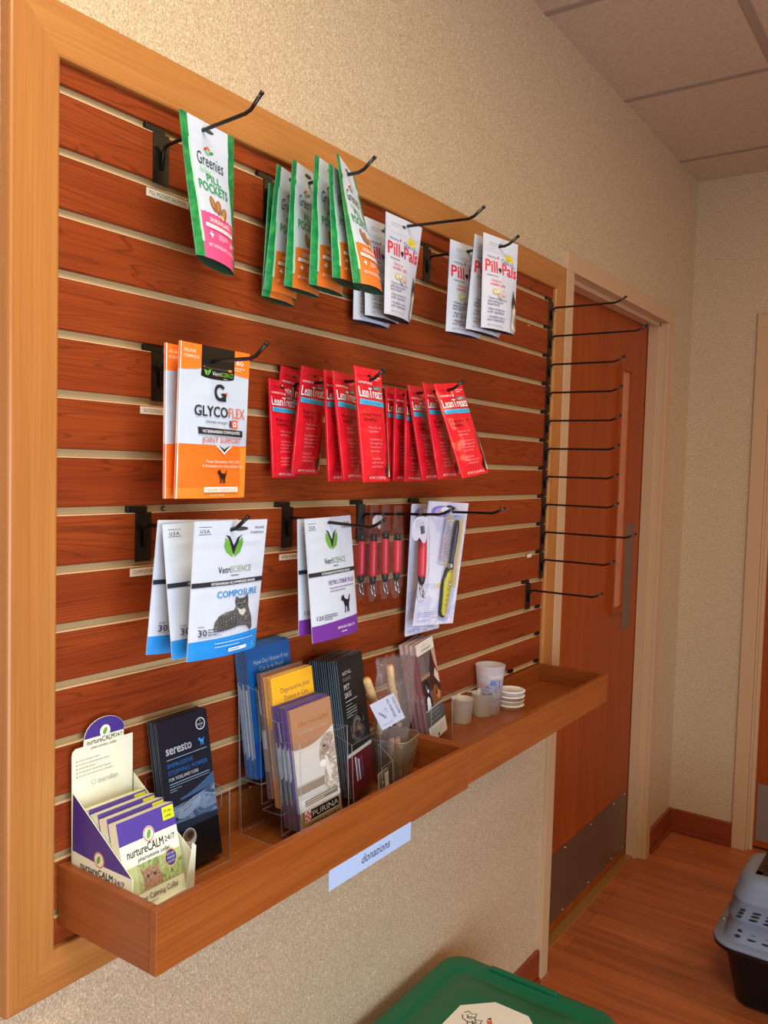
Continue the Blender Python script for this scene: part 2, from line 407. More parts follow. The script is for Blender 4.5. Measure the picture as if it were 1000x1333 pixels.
# wall behind the camera holds a wide window; the wall by the camera's left is plain
WX0, WX1, WZ0, WZ1 = -2.0, 0.1, 0.1, 1.75
mb = MB()
mb.box((X0, YF - T, FZ), (WX0, YF, CZ), WALL); mb.box((WX1, YF - T, FZ), (XC + T, YF, CZ), WALL)
mb.box((WX0, YF - T, FZ), (WX1, YF, WZ0), WALL); mb.box((WX0, YF - T, WZ1), (WX1, YF, CZ), WALL)
mb.build('wall_behind', kind='structure')
mb = MB(); mb.box((X0 - T, YF, FZ), (X0, 0.3, CZ), WALL); mb.build('wall_near', kind='structure')
mb = MB(); fm = col((225, 222, 215), 0.5)
for a, b in (((WX0, YF - 0.08, WZ0), (WX1, YF - 0.02, WZ0 + 0.05)), ((WX0, YF - 0.08, WZ1 - 0.05), (WX1, YF - 0.02, WZ1)), ((WX0, YF - 0.08, WZ0), (WX0 + 0.05, YF - 0.02, WZ1)), ((WX1 - 0.05, YF - 0.08, WZ0), (WX1, YF - 0.02, WZ1)), ((-0.975, YF - 0.08, WZ0), (-0.925, YF - 0.02, WZ1))): mb.box(a, b, fm)
mb.build('window_1', kind='structure')

# baseboards
def base_x(name, x0, x1, y, mat):
    mb = MB(); mb.box((x0, y - 0.012, FZ), (x1, y, FZ + 0.098), mat); mb.box((x0, y - 0.018, FZ), (x1, y - 0.012, FZ + 0.018), mat)
    return mb.build(name, kind='structure', bevel=0.003)
base_x('baseboard_left', X0, DX0 - 0.06, WY, MATS['base_wood'])
base_x('baseboard_corner', DX1 + 0.065, XC, WY, MATS['base_wood'])
mb = MB(); mb.box((XC - 0.012, RY0 + 0.055, FZ), (XC, WY, FZ + 0.098), MATS['base_wood_y']); mb.box((XC - 0.018, RY0 + 0.055, FZ), (XC - 0.012, WY, FZ + 0.018), MATS['base_wood_y'])
mb.build('baseboard_far', kind='structure', bevel=0.003)

# left door: steel casing wrapping the wall, slab, lite, push plate, kick plate
DW = 0.052
def casing_x(name, x0, x1, zt):
    mb = MB()
    yf = WY - 0.012
    mb.box((x0 - DW, yf, FZ), (x0, WY + 0.002, zt), CASING); mb.box((x1, yf, FZ), (x1 + DW, WY + 0.002, zt), CASING)
    mb.box((x0 - DW, yf, zt), (x1 + DW, WY + 0.002, zt + DW), CASING)
    # reveal and stop
    mb.box((x0 - 0.008, WY + 0.002, FZ), (x0, WY + T, zt), CASING); mb.box((x1, WY + 0.002, FZ), (x1 + 0.008, WY + T, zt), CASING); mb.box((x0 - .008, WY + 0.002, zt), (x1 + .008, WY + T, zt + 0.008), CASING)
    mb.box((x0, WY + 0.02, FZ), (x0 + 0.014, WY + 0.062, zt), CASING); mb.box((x1 - 0.014, WY + 0.02, FZ), (x1, WY + 0.062, zt), CASING); mb.box((x0, WY + 0.02, zt - 0.014), (x1, WY + 0.062, zt), CASING)
    return mb.build(name, kind='structure', bevel=0.0015)
casing_x('trim_1', DX0, DX1, DZ)
DY = WY + 0.064
mb = MB(); mb.box((DX0 + 0.003, DY, FZ + 0.014), (DX1 - 0.003, DY + 0.045, DZ - 0.004), MATS['door_wood'])
d1 = mb.build('door_1', kind='structure')
mb = MB(); mb.box((DX0 + 0.02, DY - 0.0015, FZ + 0.04), (DX1 - 0.03, DY, FZ + 0.27), col((116, 92, 70), 0.32, 0.55))
for x in (1.72, 1.95, 2.18, 2.41, 2.53):
    for z in (0.03, 0.24): mb.lathe([(0.004, 0), (0.004, 0.002), (0.0, 0.002)], (x, DY - 0.002, z), col((190, 180, 170), 0.3, 0.9), n=8)
mb.build('kick_plate', d1)
mb = MB(); mb.box((2.41, DY - 0.002, 0.9), (2.5, DY, 1.29), col((120, 98, 84), 0.35, 0.5)); mb.build('push_plate', d1)
# narrow vision lite standing off the face
LX0, LX1, LZ0, LZ1 = 2.285, 2.385, 0.99, 1.84
mb = MB(); lm = MATS['door_wood']; w = 0.016
mb.box((LX0 - w, DY - 0.014, LZ0 - w), (LX0, DY, LZ1 + w), lm); mb.box((LX1, DY - 0.008, LZ0 - w), (LX1 + 0.006, DY, LZ1 + w), lm)
mb.box((LX0, DY - 0.014, LZ0 - w), (LX1, DY, LZ0), lm); mb.box((LX0, DY - 0.014, LZ1), (LX1, DY, LZ1 + w), lm)
fr = mb.build('lite_frame', d1)
mb = MB(); mb.box((LX0, DY - 0.003, LZ0), (LX1, DY, LZ1), mottle('lite_glass', [(186, 104, 66), (206, 122, 80)], 8, 0.12))  # opaque copper colour paints the light seen in the glass
g = mb.build('lite_pane', fr)
mb = MB(); mb.box((DX0, DY - 0.03, FZ), (DX1, DY + 0.05, FZ + 0.008), col((168, 120, 60), 0.4, 0.3)); mb.build('trim_2', kind='structure')
mb = MB(); mb.box((DX0, WY + T, FZ), (DX1, WY + T + 0.02, DZ), col((40, 30, 25))); mb.build('trim_3', kind='structure')
# door in the far wall
mb = MB(); xf = XC - 0.012
mb.box((xf, RY0, FZ), (XC, RY0 + DW, RZ), CASING); mb.box((xf, RY1 - DW, FZ), (XC, RY1, RZ), CASING); mb.box((xf, RY1 - DW, RZ), (XC, RY0 + DW, RZ + DW), CASING)
mb.box((XC, RY0 - 0.008, FZ), (XC + T, RY0, RZ), CASING); mb.box((XC, RY1, FZ), (XC + T, RY1 + 0.008, RZ), CASING); mb.box((XC, RY1 + .008, RZ - 0.008), (XC + T, RY0 - .008, RZ), CASING)
mb.box((XC + 0.012, RY0 - 0.022, FZ), (XC + 0.03, RY0 - 0.008, RZ), CASING)
mb.build('trim_4', kind='structure', bevel=0.0015)
mb = MB(); mb.box((XC + 0.03, RY1 + 0.01, FZ + 0.014), (XC + 0.07, RY0 - 0.01, RZ - 0.01), MATS['door_wood']); d2 = mb.build('door_2', kind='structure')
mb = MB(); mb.box((XC + 0.0285, RY1 + 0.03, FZ + 0.04), (XC + 0.03, RY0 - 0.03, FZ + 0.27), col((150, 140, 135), 0.35, 0.5)); mb.build('kick_plate', d2)
mb = MB(); mb.box((XC + T, RY1, FZ), (XC + T + 0.02, RY0, RZ), col((40, 30, 25))); mb.build('trim_5', kind='structure')

# ------------------------------------------------------------------ slatwall
G0 = 1.936          # top edge of the slat under the first groove
PX1 = 1.525
slat = thing('slatwall_display', (PX1 / 2, WY, 1.4), 'large framed cherry slatwall display board mounted on the beige papered wall', 'display board')
GAP = 0.0108
mb = MB(); SM = MATS['slat']
ztop, zbot = 1.98, 0.832
edges = [ztop]
for i in range(15): edges += [G0 + GAP - i * PITCH, G0 - i * PITCH]
edges += [zbot]
R = 0.0016
for i in range(0, len(edges) - 1, 2):
    zt, zb = edges[i], edges[i + 1]
    if zt - zb < 0.004: continue
    # rounded lips, slat face and the shoulders that form the T slot
    prof = [(-0.0, zb + R), (-R * 0.3 - 0.0, zb + R), (0.0, zb)]
    ys = [(0.0, zb + R), (0.0, zt - R), (R * .4, zt - R * .4), (R, zt), (0.0055, zt), (0.0055, zb), (R, zb), (R * .4, zb + R * .4)]
    vs = [(0.0, y - 0.004, z) for y, z in ys] + [(PX1, y - 0.004, z) for y, z in ys]; n = len(ys)
    mb.add(vs, [(k, (k + 1) % n, n + (k + 1) % n, n + k) for k in range(n)], SM)
mb.build('slat_board', slat, origin=(0, 0, 0))
mb = MB(); mb.box((0, 0.0035, zbot), (PX1, 0.0055, ztop), col((178, 148, 104), 0.6)); 
edge = col((226, 200, 160), 0.35)  # pale lip strips paint the light caught by each slat's top edge
for i in range(15):
    z = G0 - i * PITCH
    mb.box((0, -0.0034, z - 0.0002), (PX1, 0.0035, z + 0.0006), edge)
mb.build('groove_backing', slat)
# chips in the veneer
for (q, w, h) in (((689, 425), 0.022, 0.006), ((642, 733), 0.008, 0.006)):
    p = atY(q, -0.0045); a = Art(22, 6)
    a.poly([(0, 3), (3, 5.5), (7, 4), (10, 5), (14, 3.5), (22, 3), (16, 1.5), (12, 2.2), (9, 0), (5, 2)], (214, 140, 84))
    mb = MB(); a.put(mb, lambda u, v, h2, p=p: V((p.x + u - w / 2, -0.0043 - h2, p.z + v)), w, h); mb.build('veneer_chip', slat, label='pale chip in the cherry veneer')
for k, x in ((11, 1.508), (12, 1.512), (13, 1.514), (13, 1.352)):
    z = G0 - k * PITCH; mb = MB(); mb.box((x - .012, -0.0045, z + 0.001), (x + .009, 0.002, z + 0.0095), BLACK); mb.box((x - .004, -0.006, z + 0.002), (x + .004, -0.0045, z + 0.006), BLACK); mb.build('groove_clip', slat)
p = atY((213.5, 663), 0.0); mb = MB(); mb.lathe([(0.0, 0), (0.0035, 0.0), (0.004, 0.002)], (0, 0, 0), col((120, 112, 100), 0.3, 0.9), 12)
mb.v = [(p.x + v[0], 0.0015 - v[2] * 0.6 + 0.0012, G0 - 7 * PITCH + 0.0055 + v[1]) for v in mb.v]; mb.build('screw', slat)
# frame: four mitred rails
FO = 0.068; FY = -0.014
def rail(pts, mat):
    mb = MB(); b = 0.004
    # pts: outer a, outer b, inner b, inner a (x,z)
    cx = sum(p[0] for p in pts) / 4; cz = sum(p[1] for p in pts) / 4
    base = [(p[0], WY, p[1]) for p in pts]; top = [(p[0], FY, p[1]) for p in pts]
    oa, ob, ib, ia = [V((p[0], p[1])) for p in pts]
    du = (ia - oa); k = b / 0.068
    o2a = oa + du * k; i2a = ia - du * k; du2 = ib - ob; o2b = ob + du2 * k; i2b = ib - du2 * k
    sh = FY + b * 0.9
    rows = [[(oa, WY), (oa, sh), (oa + du * k * .3, FY + b * .3), (o2a, FY), (i2a, FY), (ia - du * k * .3, FY + b * .3), (ia, sh), (ia, WY)],
            [(ob, WY), (ob, sh), (ob + du2 * k * .3, FY + b * .3), (o2b, FY), (i2b, FY), (ib - du2 * k * .3, FY + b * .3), (ib, sh), (ib, WY)]]
    vs = [(p.x, y, p.y) for r in rows for p, y in r]; n = 8
    mb.add(vs, [(j, j + 1, n + j + 1, n + j) for j in range(n - 1)] + [tuple(range(n)), tuple(range(2 * n - 1, n - 1, -1))], mat)
    return mb
xo0, xo1, zo0, zo1 = -FO, PX1 + FO, zbot - 0.06, ztop + 0.068 - 0.006
zi1 = ztop - 0.006
rail([(xo0, zo1), (xo1, zo1), (PX1, zi1), (0, zi1)], MATS['frame_h']).build('frame_rail', slat)
rail([(xo1, zo0), (xo0, zo0), (0, zbot), (PX1, zbot)], MATS['frame_h']).build('frame_rail', slat)
rail([(xo0, zo0), (xo0, zo1), (0, zi1), (0, zbot)], MATS['frame_v']).build('frame_rail', slat)
rail([(xo1, zo1), (xo1, zo0), (PX1, zbot), (PX1, zi1)], MATS['frame_v']).build('frame_rail', slat)

# ------------------------------------------------------------------ trays
TZ, TB, TD = 0.9415, 0.8615, 0.2007
TF1, TF2 = 0.878, 0.893
def tray(x0, x1, zb, zf, label):
    t = thing('wall_tray', ((x0 + x1) / 2, -TD / 2, zb), label, 'tray')
    th = 0.0125; yb = -0.0048
    mb = MB(); mb.box((x0, -TD, zb), (x1, -TD + th, TZ), MATS['tray_x']); mb.build('front_board', t, bevel=0.0012)
    mb = MB(); mb.box((x0, -TD + th, zb), (x0 + th, yb, TZ), MATS['tray_y']); mb.build('end_board', t, bevel=0.0012)
    mb = MB(); mb.box((x1 - th, -TD + th, zb), (x1, yb, TZ), MATS['tray_y']); mb.build('end_board', t, bevel=0.0012)
    mb = MB(); mb.box((x0 + th, yb - 0.009, zb), (x1 - th, yb, TZ - 0.001), MATS['tray_x']); mb.build('back_board', t, bevel=0.001)
    mb = MB(); mb.box((x0 + th, -TD + th, zb + 0.004), (x1 - th, yb - 0.009, zf), MATS['tray_x']); mb.build('bottom_board', t)
    return t
tray(0.009, 0.7735, TB - 0.001, TF1, 'honey wood tray on the display board holding the brochure racks and the purple collar box')
tray(0.7745, 1.531, TB + 0.006, TF2, 'honey wood tray at the door end holding the measuring cups and white lids')
# paper strip under the first tray
a = Art(228, 31); a.text('donations', 84, 11, 21, (40, 44, 70), w=80, shear=0.25)
p = atY((428, 1134), -TD - 0.0006)
mb = MB(); mb.box((0.341, -TD - 0.0006, 0.831), (0.569, -TD - 0.0002, 0.8635), col((172, 196, 236), 0.5))
a.put(mb, lambda u, v, h: V((0.341 + u, -TD - 0.0007 - h, 0.8315 + v)))
mb.build('paper_strip', label='pale blue paper strip lettered donations taped under the front edge of the tray', cat='sign')

# ------------------------------------------------------------------ hooks
def hook(x, g, L, label, rod_dz=-0.0165, plate_dx=0.0, group='black hooks up the right edge of the board', rise=0.014, sag=0.0, base=None):
    zt = G0 - g * PITCH
    o = thing('slatwall_hook', (x, 0, zt), label, 'hook', group)
    mb = MB(); pw = 0.0140
    mb.box((x - pw, -0.0065, zt - 0.069), (x + pw, -0.0045, zt + 0.001), BLACK)
    mb.box((x - pw - 0.012, -0.0042, zt + 0.0012), (x + pw - 0.006, 0.003, zt + 0.0098), BLACK)
    mb.box((x - pw, -0.0065, zt), (x + pw, -0.0005, zt + 0.0012), BLACK)
    mb.build('back_plate', o, bevel=0.0006)
    zr = zt + rod_dz; r = 0.0027
    mb = MB()
    mb.tube([(x, -0.0075, zr - 0.032), (x, -0.010, zr - 0.010), (x, -0.013, zr - 0.003), (x, -0.018, zr), (x, -L * 0.5, zr + sag * 0.5), (x, -L + 0.004, zr + sag), (x, -L - 0.006, zr + sag + 0.003), (x, -L - 0.024, zr + sag + rise + 0.003)], r, BLACK, 10)
    mb.tube([(x, -L - 0.0235, zr + sag + rise + 0.0026), (x, -L - 0.0265, zr + sag + rise + 0.005)], r * 1.12, BLACK, 10)
    mb.build('rod', o)
    return zr
RG = 'black hooks up the right edge of the board'
ks = [0.187, 0.245, 0.190, 0.187, 0.187, 0.186, 0.186, 0.190, 0.240, 0.186]
pos = ['topmost empty black hook in the column at the right edge of the board', 'second empty hook from the top of the right column, a long one', 'third empty hook from the top of the right column, just above the door window strip',
       'fourth empty hook from the top of the right column', 'fifth empty hook from the top of the right column', 'sixth empty hook from the top of the right column', 'seventh empty hook from the top of the right column', 'eighth empty hook from the top of the right column',
       'long empty black hook low in the right column reaching across the grey push plate', 'tenth empty hook of the right column, beside the small white label']
for i, L in enumerate(ks): hook(1.5245 - 0.012, i, L, pos[i], group=RG, rise=0.009)
hook(1.432, 10, 0.187, 'lowest empty black hook, set apart to the left of the right column', group=RG, rise=0.009)
HG = 'black hooks carrying the packages'
hook(0.166, 0, 0.172, 'black hook through the single pink and green treat pouch', group=HG, sag=0.012, rise=0.016)
hook(0.390, 0, 0.190, 'black hook carrying the orange and green treat pouches', group=HG, rise=0.013)
hook(0.655, 0, 0.232, 'long black hook reaching over the left set of white treat pouches', group=HG, sag=-0.008, rise=0.012)
hook(0.875, 0, 0.190, 'black hook carrying the right set of white treat pouches', group=HG, rise=0.012)
hook(0.168, 4, 0.187, 'black hook carrying the two orange and white joint pouches', group=HG, rise=0.014)
hook(0.455, 4, 0.172, 'black hook carrying the left bunch of red treat packets', group=HG, rise=0.012)
hook(0.715, 4, 0.168, 'black hook carrying the right bunch of red treat packets', group=HG, rise=0.012, sag=0.008)
hook(0.1426, 7, 0.183, 'black hook carrying the three white and blue pouches', group=HG, rise=0.014, sag=0.004)
hook(0.451, 7, 0.184, 'black hook carrying the two white and purple pouches', group=HG, rise=0.010, sag=-0.006)
hook(0.664, 7, 0.186, 'black hook carrying the red handled tools in plastic sleeves', group=HG, rise=0.009, sag=0.008)
hook(0.867, 7, 0.186, 'black hook through the grooming comb card', group=HG, rise=0.009, sag=0.004)

# ------------------------------------------------------------------ shelf labels
def strip(q, w, h, t, label, tw=None, y=-0.0046):
    p = atY(q, y); a = Art(w * 1000, h * 1000)
    a.text(t, 5, h * 1000 * 0.3, h * 640, (90, 84, 78), w=tw)
    mb = MB(); mb.box((p.x, y - 0.0004, p.z - h), (p.x + w, y, p.z), col((222, 212, 194), 0.4))
    a.put(mb, lambda u, v, hh: V((p.x + u, y - 0.0005 - hh, p.z - h + v)))
    mb.build('price_label', label=label, cat='label', group='small white labels on the slats')
strip((190.5, 243), 0.078, 0.0115, 'PILL POCKET SALMON', 'white label strip reading PILL POCKET under the top left hook', 66)
strip((182.5, 528.5), 0.06, 0.0105, 'GLYCOFLEX', 'white label strip left of the orange and white pouches', 34)
strip((169, 740.5), 0.06, 0.0115, 'COMPOSURE', 'white label strip left of the white and blue pouches', 38)
strip((363.5, 722), 0.05, 0.0105, 'VETRI LYSINE', 'white label strip left of the white and purple pouches', 40)
strip((686.5, 721.5), 0.026, 0.0095, 'LABEL'[:0] + '', 'tiny white label beside the right column of hooks')

# ------------------------------------------------------------------ pouches
def sm(t): t = max(0.0, min(1.0, t)); return t * t * (3 - 2 * t)
class Sheet:
    def __init__(s, TL, BL, xTL, W, yaw=0.0, dyb=0.0, yawb=None, T=0.008, crease=0.0010, seed=0, mode='stand', lean=0.0, curl=0.0, rk=0.15):
        s.TL = atX(TL, xTL); roll = atY(BL, s.TL.y).x
        s.BL = atX(BL, xTL + (roll - xTL) * rk)
        if s.BL.y > -0.006: s.BL = atY(BL, -0.006)
        s.e = s.TL - s.BL; s.H = s.e.length; s.e.normalize(); s.W = W
        def wdir(y):
            w = V((math.cos(math.radians(y)), math.sin(math.radians(y)), 0)); w -= s.e * w.dot(s.e); return w.normalized()
        s.wt = wdir(yaw); s.wb = wdir(yaw if yawb is None else yawb); s.T = T; s.c = crease; s.seed = seed; s.mode = mode; s.curl = curl
    def thick(s, a, b, side):
        edge = max(0.0, 4 * a * (1 - a)) ** 0.75
        if s.mode == 'stand':
            pr = sm((0.90 - b) / 0.8); t = s.T * edge * pr
        elif s.mode == 'pillow':
            pr = sm((0.86 - b) / 0.3) * sm((b - 0.02) / 0.14); t = s.T * edge * (0.25 + 0.75 * pr) * sm(b / 0.05) * sm((1 - b) / 0.1)
        else: t = 0
        ef = min(1, 12 * a * (1 - a)) * min(1, 8 * (1 - b) + .1)
        n = noise.noise(V((a * 3.1 + s.seed * 7.7, b * 5.3, s.seed * 3.3))) * 1.0 + noise.noise(V((a * 2.0, b * 14, s.seed * 1.7 + 5))) * 0.55 + noise.noise(V((a * 11, b * 9, s.seed + 9))) * 0.25
        if s.mode == 'stand': n += 0.9 * math.exp(-((b - 0.84) / 0.015) ** 2) - 0.5 * math.exp(-((b - 0.80) / 0.012) ** 2)
        r_ = t + s.c * n * ef * (1 if side > 0 else 0.4)
        return max(r_, 0.0003) if side > 0 else r_
    def at(s, u, v, h, side=1):
        a = u / s.W; b = v / s.H
        w = (s.wb * (1 - b) + s.wt * b).normalized(); n = w.cross(s.e).normalized()
        off = s.thick(a, b, side)
        if side < 0: off = -min(off, s.T) * 0.8 - 0.0006
        c = s.curl * (1 - b) ** 2
        return s.BL + w * u + s.e * v + n * (off + h * (1 if side > 0 else -1) + c)
    def build(s, name, art, front, back, gusset, label, group, nu=26, nv=44, cat='pouch', gart=None):
        mb = MB()
        gr = lambda side: [s.at(s.W * i / nu, s.H * j / nv, 0, side) for j in range(nv + 1) for i in range(nu + 1)]
        k = nu + 1
        fs = [(j * k + i, j * k + i + 1, (j + 1) * k + i + 1, (j + 1) * k + i) for j in range(nv) for i in range(nu)]
        F = gr(1); B = gr(-1)
        mb.add(F, fs, front, True); mb.add(B, [f[::-1] for f in fs], back, True)
        rim = []
        for j in range(nv): rim += [(j * k, (j + 1) * k), ((j + 1) * k + nu, j * k + nu)]
        rim += [(nv * k + i, nv * k + i + 1) for i in range(nu)]
        nF = len(F); mb.add(F + B, [(a, b, b + nF, a + nF) for a, b in rim], back, False)
        art.put(mb, s.at, s.W, s.H, lift=0.00007, maxe=4.5, base=0.00022)
        o = mb.build(name, label=label, cat=cat, group=group, origin=s.BL)
        if gusset is not None:
            g = MB(); vs = []; up = 0.014
            for i in range(nu + 1):
                a = i / nu; f = F[i]; b = B[i]; mid = (f + b) / 2 + s.e * (up * min(1, 6 * a * (1 - a)))
                vs += [f + s.e * 0.0004, mid, b + s.e * 0.0004]
            g.add(vs, [(3 * i, 3 * i + 1, 3 * i + 4, 3 * i + 3) for i in range(nu)] + [(3 * i + 1, 3 * i + 2, 3 * i + 5, 3 * i + 4) for i in range(nu)], gusset, True)
            # flared back lip below the gusset
            vs = []
            for i in range(nu + 1):
                b = B[i]; vs += [b, b - s.e * 0.006 - s.wt.cross(s.e) * 0.0]
            go = g.build('gusset', o, origin=s.BL)
            go.location = (0, 0, 0)
        else:
            g = MB(); 
            vs = F[:k] + B[:k]; 
            mb2 = mb
        return o

GREEN = mottle('pouch_green', [(12, 104, 56), (24, 128, 66), (62, 158, 76)], 55, 0.35)
def greenies(c, c2, flav):
    a = Art(105, 180)
    W, H = 105, 180
    wavy = lambda u: 58 + 1.1 * math.sin(u * 0.9) - 3.5 * ((u - 52) / 52) ** 2 * 0 + 2.5 * math.sin(u / 33)
    a.rect(10, 0, 95, 180, (196, 206, 222))
    a.band(11, 94, 0, wavy, c)
    a.band(0, 13, 0, lambda u: 180, GREEN); a.band(92, 105, 0, 180, GREEN)
    a.band(11, 15, 20, 150, (168, 214, 190)); 
    a.ell(52, 170, 11, 2.8, (60, 66, 70))  # hang hole: its shadow painted as a dark ellipse
    # leaf sprig
    a.ell(44, 145, 3.5, 2, (190, 60, 50), 30); a.ell(50, 147, 4, 2, (200, 120, 50), -20); a.ell(56, 143, 5, 2.2, (70, 150, 90), 20); a.ell(47, 141, 4.5, 2, (110, 180, 120), -35)
    a.text('Greenies', 52, 122, 24, (22, 62, 46), w=56, al='c', bold=0.0, shear=0.12)
    a.text('feline', 38, 112, 11, (150, 205, 160), w=22, al='c', shear=0.3)
    a.text('PILL', 54, 103, 14, (54, 150, 84), w=30, al='c', bold=0.03)
    a.text('POCKETS', 52, 89, 17, (54, 150, 84), w=62, al='c', bold=0.035)
    for x, y, r in ((44, 74, 20), (55, 72, -15), (66, 66, -35)):
        a.ell(x, y, 6, 10, (150, 96, 52), r); a.ell(x - 1, y + 1, 3, 7, (178, 124, 76), r)
    a.ell(60, 60, 4, 3, (222, 196, 110))
    a.text(flav, 53, 48, 8.2, (246, 236, 236), w=48, al='c', bold=0.02)
    a.band(20, 86, 40, 45, (240, 238, 240)); a.text('TREATS FOR CATS WITH REAL MEAT', 53, 41.2, 3.6, c2, w=58, al='c')
    a.rect(24, 30, 32, 32.2, (248, 246, 246)); a.rect(26.9, 27, 29.1, 35, (248, 246, 246))
    a.fuzz(42, 33, 24, 3, 2.6, (246, 214, 214), 1.1, 3)
    a.rect(74, 27, 80, 28.6, (248, 246, 246)); a.rect(76.2, 24.8, 77.8, 31, (248, 246, 246)); a.fuzz(82, 30, 9, 2, 2.6, (246, 214, 214), 1.1, 4)
    a.text('NET WT/POIDS NET 1.6 OZ (45 g)', 53, 15, 6.2, (250, 232, 232), w=66, al='c')
    return a
SALMON = greenies((236, 82, 136), (220, 70, 120), 'SALMON FLAVOR')
CHICK = greenies((228, 118, 44), (214, 104, 34), 'CHICKEN FLAVOR')
GF = col((196, 206, 222), 0.3)
DG = col((12, 66, 50), 0.4)
Sheet((233, 141), (252, 332), 0.1215, 0.112, yaw=6, yawb=20, T=0.012, seed=1, curl=0.004).build('treat_pouch', SALMON, GF, GREEN, DG, 'single green edged pouch with a pink lower panel hanging alone on the top left hook', 'cat treat pouches on the top row')
OG = 'orange and green treat pouches'
ol = [((350, 238), (341, 385), 'rearmost green edged orange pouch, a dark sliver beside the wall'),
      ((361, 213), (343, 376), 'green edged orange pouch at the left of the fan, second from the wall'),
      ((381, 207), (370, 372), 'green edged orange pouch in the middle left of the fan, third from the wall'),
      ((410, 201), (401, 370), 'green edged orange pouch in the middle of the fan, fourth from the wall'),
      ((428, 212), (433, 361), 'green edged orange pouch tucked right behind the front one'),
      ((438, 198), (460, 368), 'front green edged orange pouch of the fan, brightest and nearest the hook tip')]
for i, (tl, bl, lb) in enumerate(ol):
    Sheet(tl, bl, 0.338 + (0.006 if i == 5 else 0), 0.1, yaw=[14, 14, 12, 10, 14, 22][i], yawb=[12, 10, 8, 8, 12, 10][i], T=0.013, seed=10 + i, crease=0.0014, curl=[0.0, .0, .0, .002, .0, 0.0][i]).build('treat_pouch', CHICK, GF, GREEN, DG, lb, OG)

# white treat pouches
def pillpals():
    a = Art(118, 172)
    a.rect(2, 2, 116, 170, (202, 208, 222))
    a.fuzz(20, 158, 34, 2, 4, (120, 126, 150), 1.1, 8)
    a.rect(0, 148.5, 118, 149.2, (180, 184, 196)); a.rect(0, 143.5, 118, 144, (196, 200, 212))
    a.ell(59, 159, 6, 3, (80, 84, 92))  # dark ellipse paints the shade inside the hang hole
    a.ell(88, 138, 15, 6.5, (228, 214, 70), -4); a.fuzz(78, 137, 18, 2, 2.8, (90, 96, 40), 0.9, 9)
    a.stroke([(14, 132), (18, 134), (22, 131), (27, 134), (31, 131.5), (36, 134), (41, 131), (45, 133.5)], 1.2, (60, 74, 130)); a.ell(50, 134, 2.2, 2.6, (206, 50, 60))
    a.stroke([(74, 133), (70, 128), (64, 128), (62, 133), (68, 135), (72, 129), (78, 127), (82, 131), (80, 133), (77, 129), (84, 126), (88, 131), (90, 126), (94, 130), (98, 124), (100, 134), (104, 123), (110, 126)], 1.2, (50, 76, 150))
    red = (226, 44, 66)
    a.text('Pill', 8, 105, 31, red, w=38, bold=0.035)
    a.text('Pals', 63, 105, 31, red, w=50, bold=0.035)
    a.ell(52.5, 113, 3.0, 3.0, (30, 36, 70)); a.ell(57, 113, 3.0, 3.0, (30, 36, 70)); a.poly([(49.8, 112), (59.8, 112), (54.8, 105.5)], (30, 36, 70))
    a.fuzz(14, 98, 56, 1, 3, (110, 110, 130), 1.3, 5)
    a.text('Ideal for', 42, 88, 7, (232, 84, 100), al='c', w=30); a.text('smaller pills', 46, 81, 8, (232, 84, 100), al='c', w=46, bold=0.01)
    for x, y, c in ((34, 69, (190, 184, 130)), (44, 70, (200, 192, 160)), (54, 68, (196, 176, 176)), (62, 68, (190, 168, 168)), (48, 63, (170, 162, 150))):
        a.ell(x, y, 6.5, 6, c); a.ell(x, y + .5, 4, 3.4, tuple(min(255, k + 26) for k in c))
    nb = (50, 58, 104)
    for i, t in enumerate(['\u2022 There\u2019s no better fun', '  when dosing your', '  best friend', '\u2022 Real chicken liver', '  is #1 ingredient', '\u2022 Available only at', '  your veterinarian']):
        y = 54 - i * 5.6 - (3 if i > 2 else 0) - (3 if i > 4 else 0); a.text(t, 12, y, 6.2, nb, w=[56, 46, 32, 50, 46, 50, 48][i], bold=0.012)
    a.text('NET WT 2.0 OZ (57 g)', 12, 5, 5, (120, 124, 150), w=46)
    # sitting dog
    a.poly([(88, 4), (86, 14), (90, 26), (92, 40), (90, 52), (92, 62), (97, 68), (100, 78), (103, 66), (108, 60), (110, 48), (110, 34), (114, 22), (114, 4)], (206, 196, 180))
    a.poly([(92, 46), (90, 56), (95, 68), (99, 82), (102, 70), (108, 62), (109, 50), (104, 44), (100, 54), (96, 44)], (36, 34, 38))
    a.poly([(97, 40), (100, 56), (104, 44), (102, 34)], (240, 236, 228)); a.poly([(106, 40), (112, 20), (112, 8), (104, 18)], (110, 84, 62))
    a.poly([(90, 8), (92, 22), (97, 8)], (250, 246, 240))
    return a
PP = pillpals(); PF = col((202, 208, 222), 0.25); NAVY = col((34, 38, 92), 0.4); DK = col((22, 24, 34), 0.4)
WG = 'white dog treat pouches on the top row'
for i, (tl, bl, x, lb) in enumerate([((462, 292), (459.5, 415.5), 0.590, 'rear white treat pouch of the left set, mostly hidden behind the orange pouches'), ((474, 281), (475, 410), 0.590, 'middle white treat pouch of the left set'), ((502, 275), (500, 408), 0.585, 'front white treat pouch of the left set under the long hook')]):
    Sheet(tl, bl, x, 0.12, yaw=0, yawb=[2, 4, 12][i], T=0.012, seed=20 + i, crease=0.0014).build('treat_pouch', PP, PF, NAVY, DK, lb, WG)
for i, (tl, bl, x, lb) in enumerate([((586, 311), (580, 431), 0.820, 'left rear white treat pouch of the right set'), ((618, 304), (606, 428), 0.828, 'middle white treat pouch of the right set'), ((629, 302), (626, 426), 0.822, 'front white treat pouch of the right set with the dog in full view')]):
    Sheet(tl, bl, x, 0.12, yaw=-8, yawb=-6, T=0.012, seed=30 + i, crease=0.0014).build('treat_pouch', PP, PF, NAVY, DK, lb, WG)

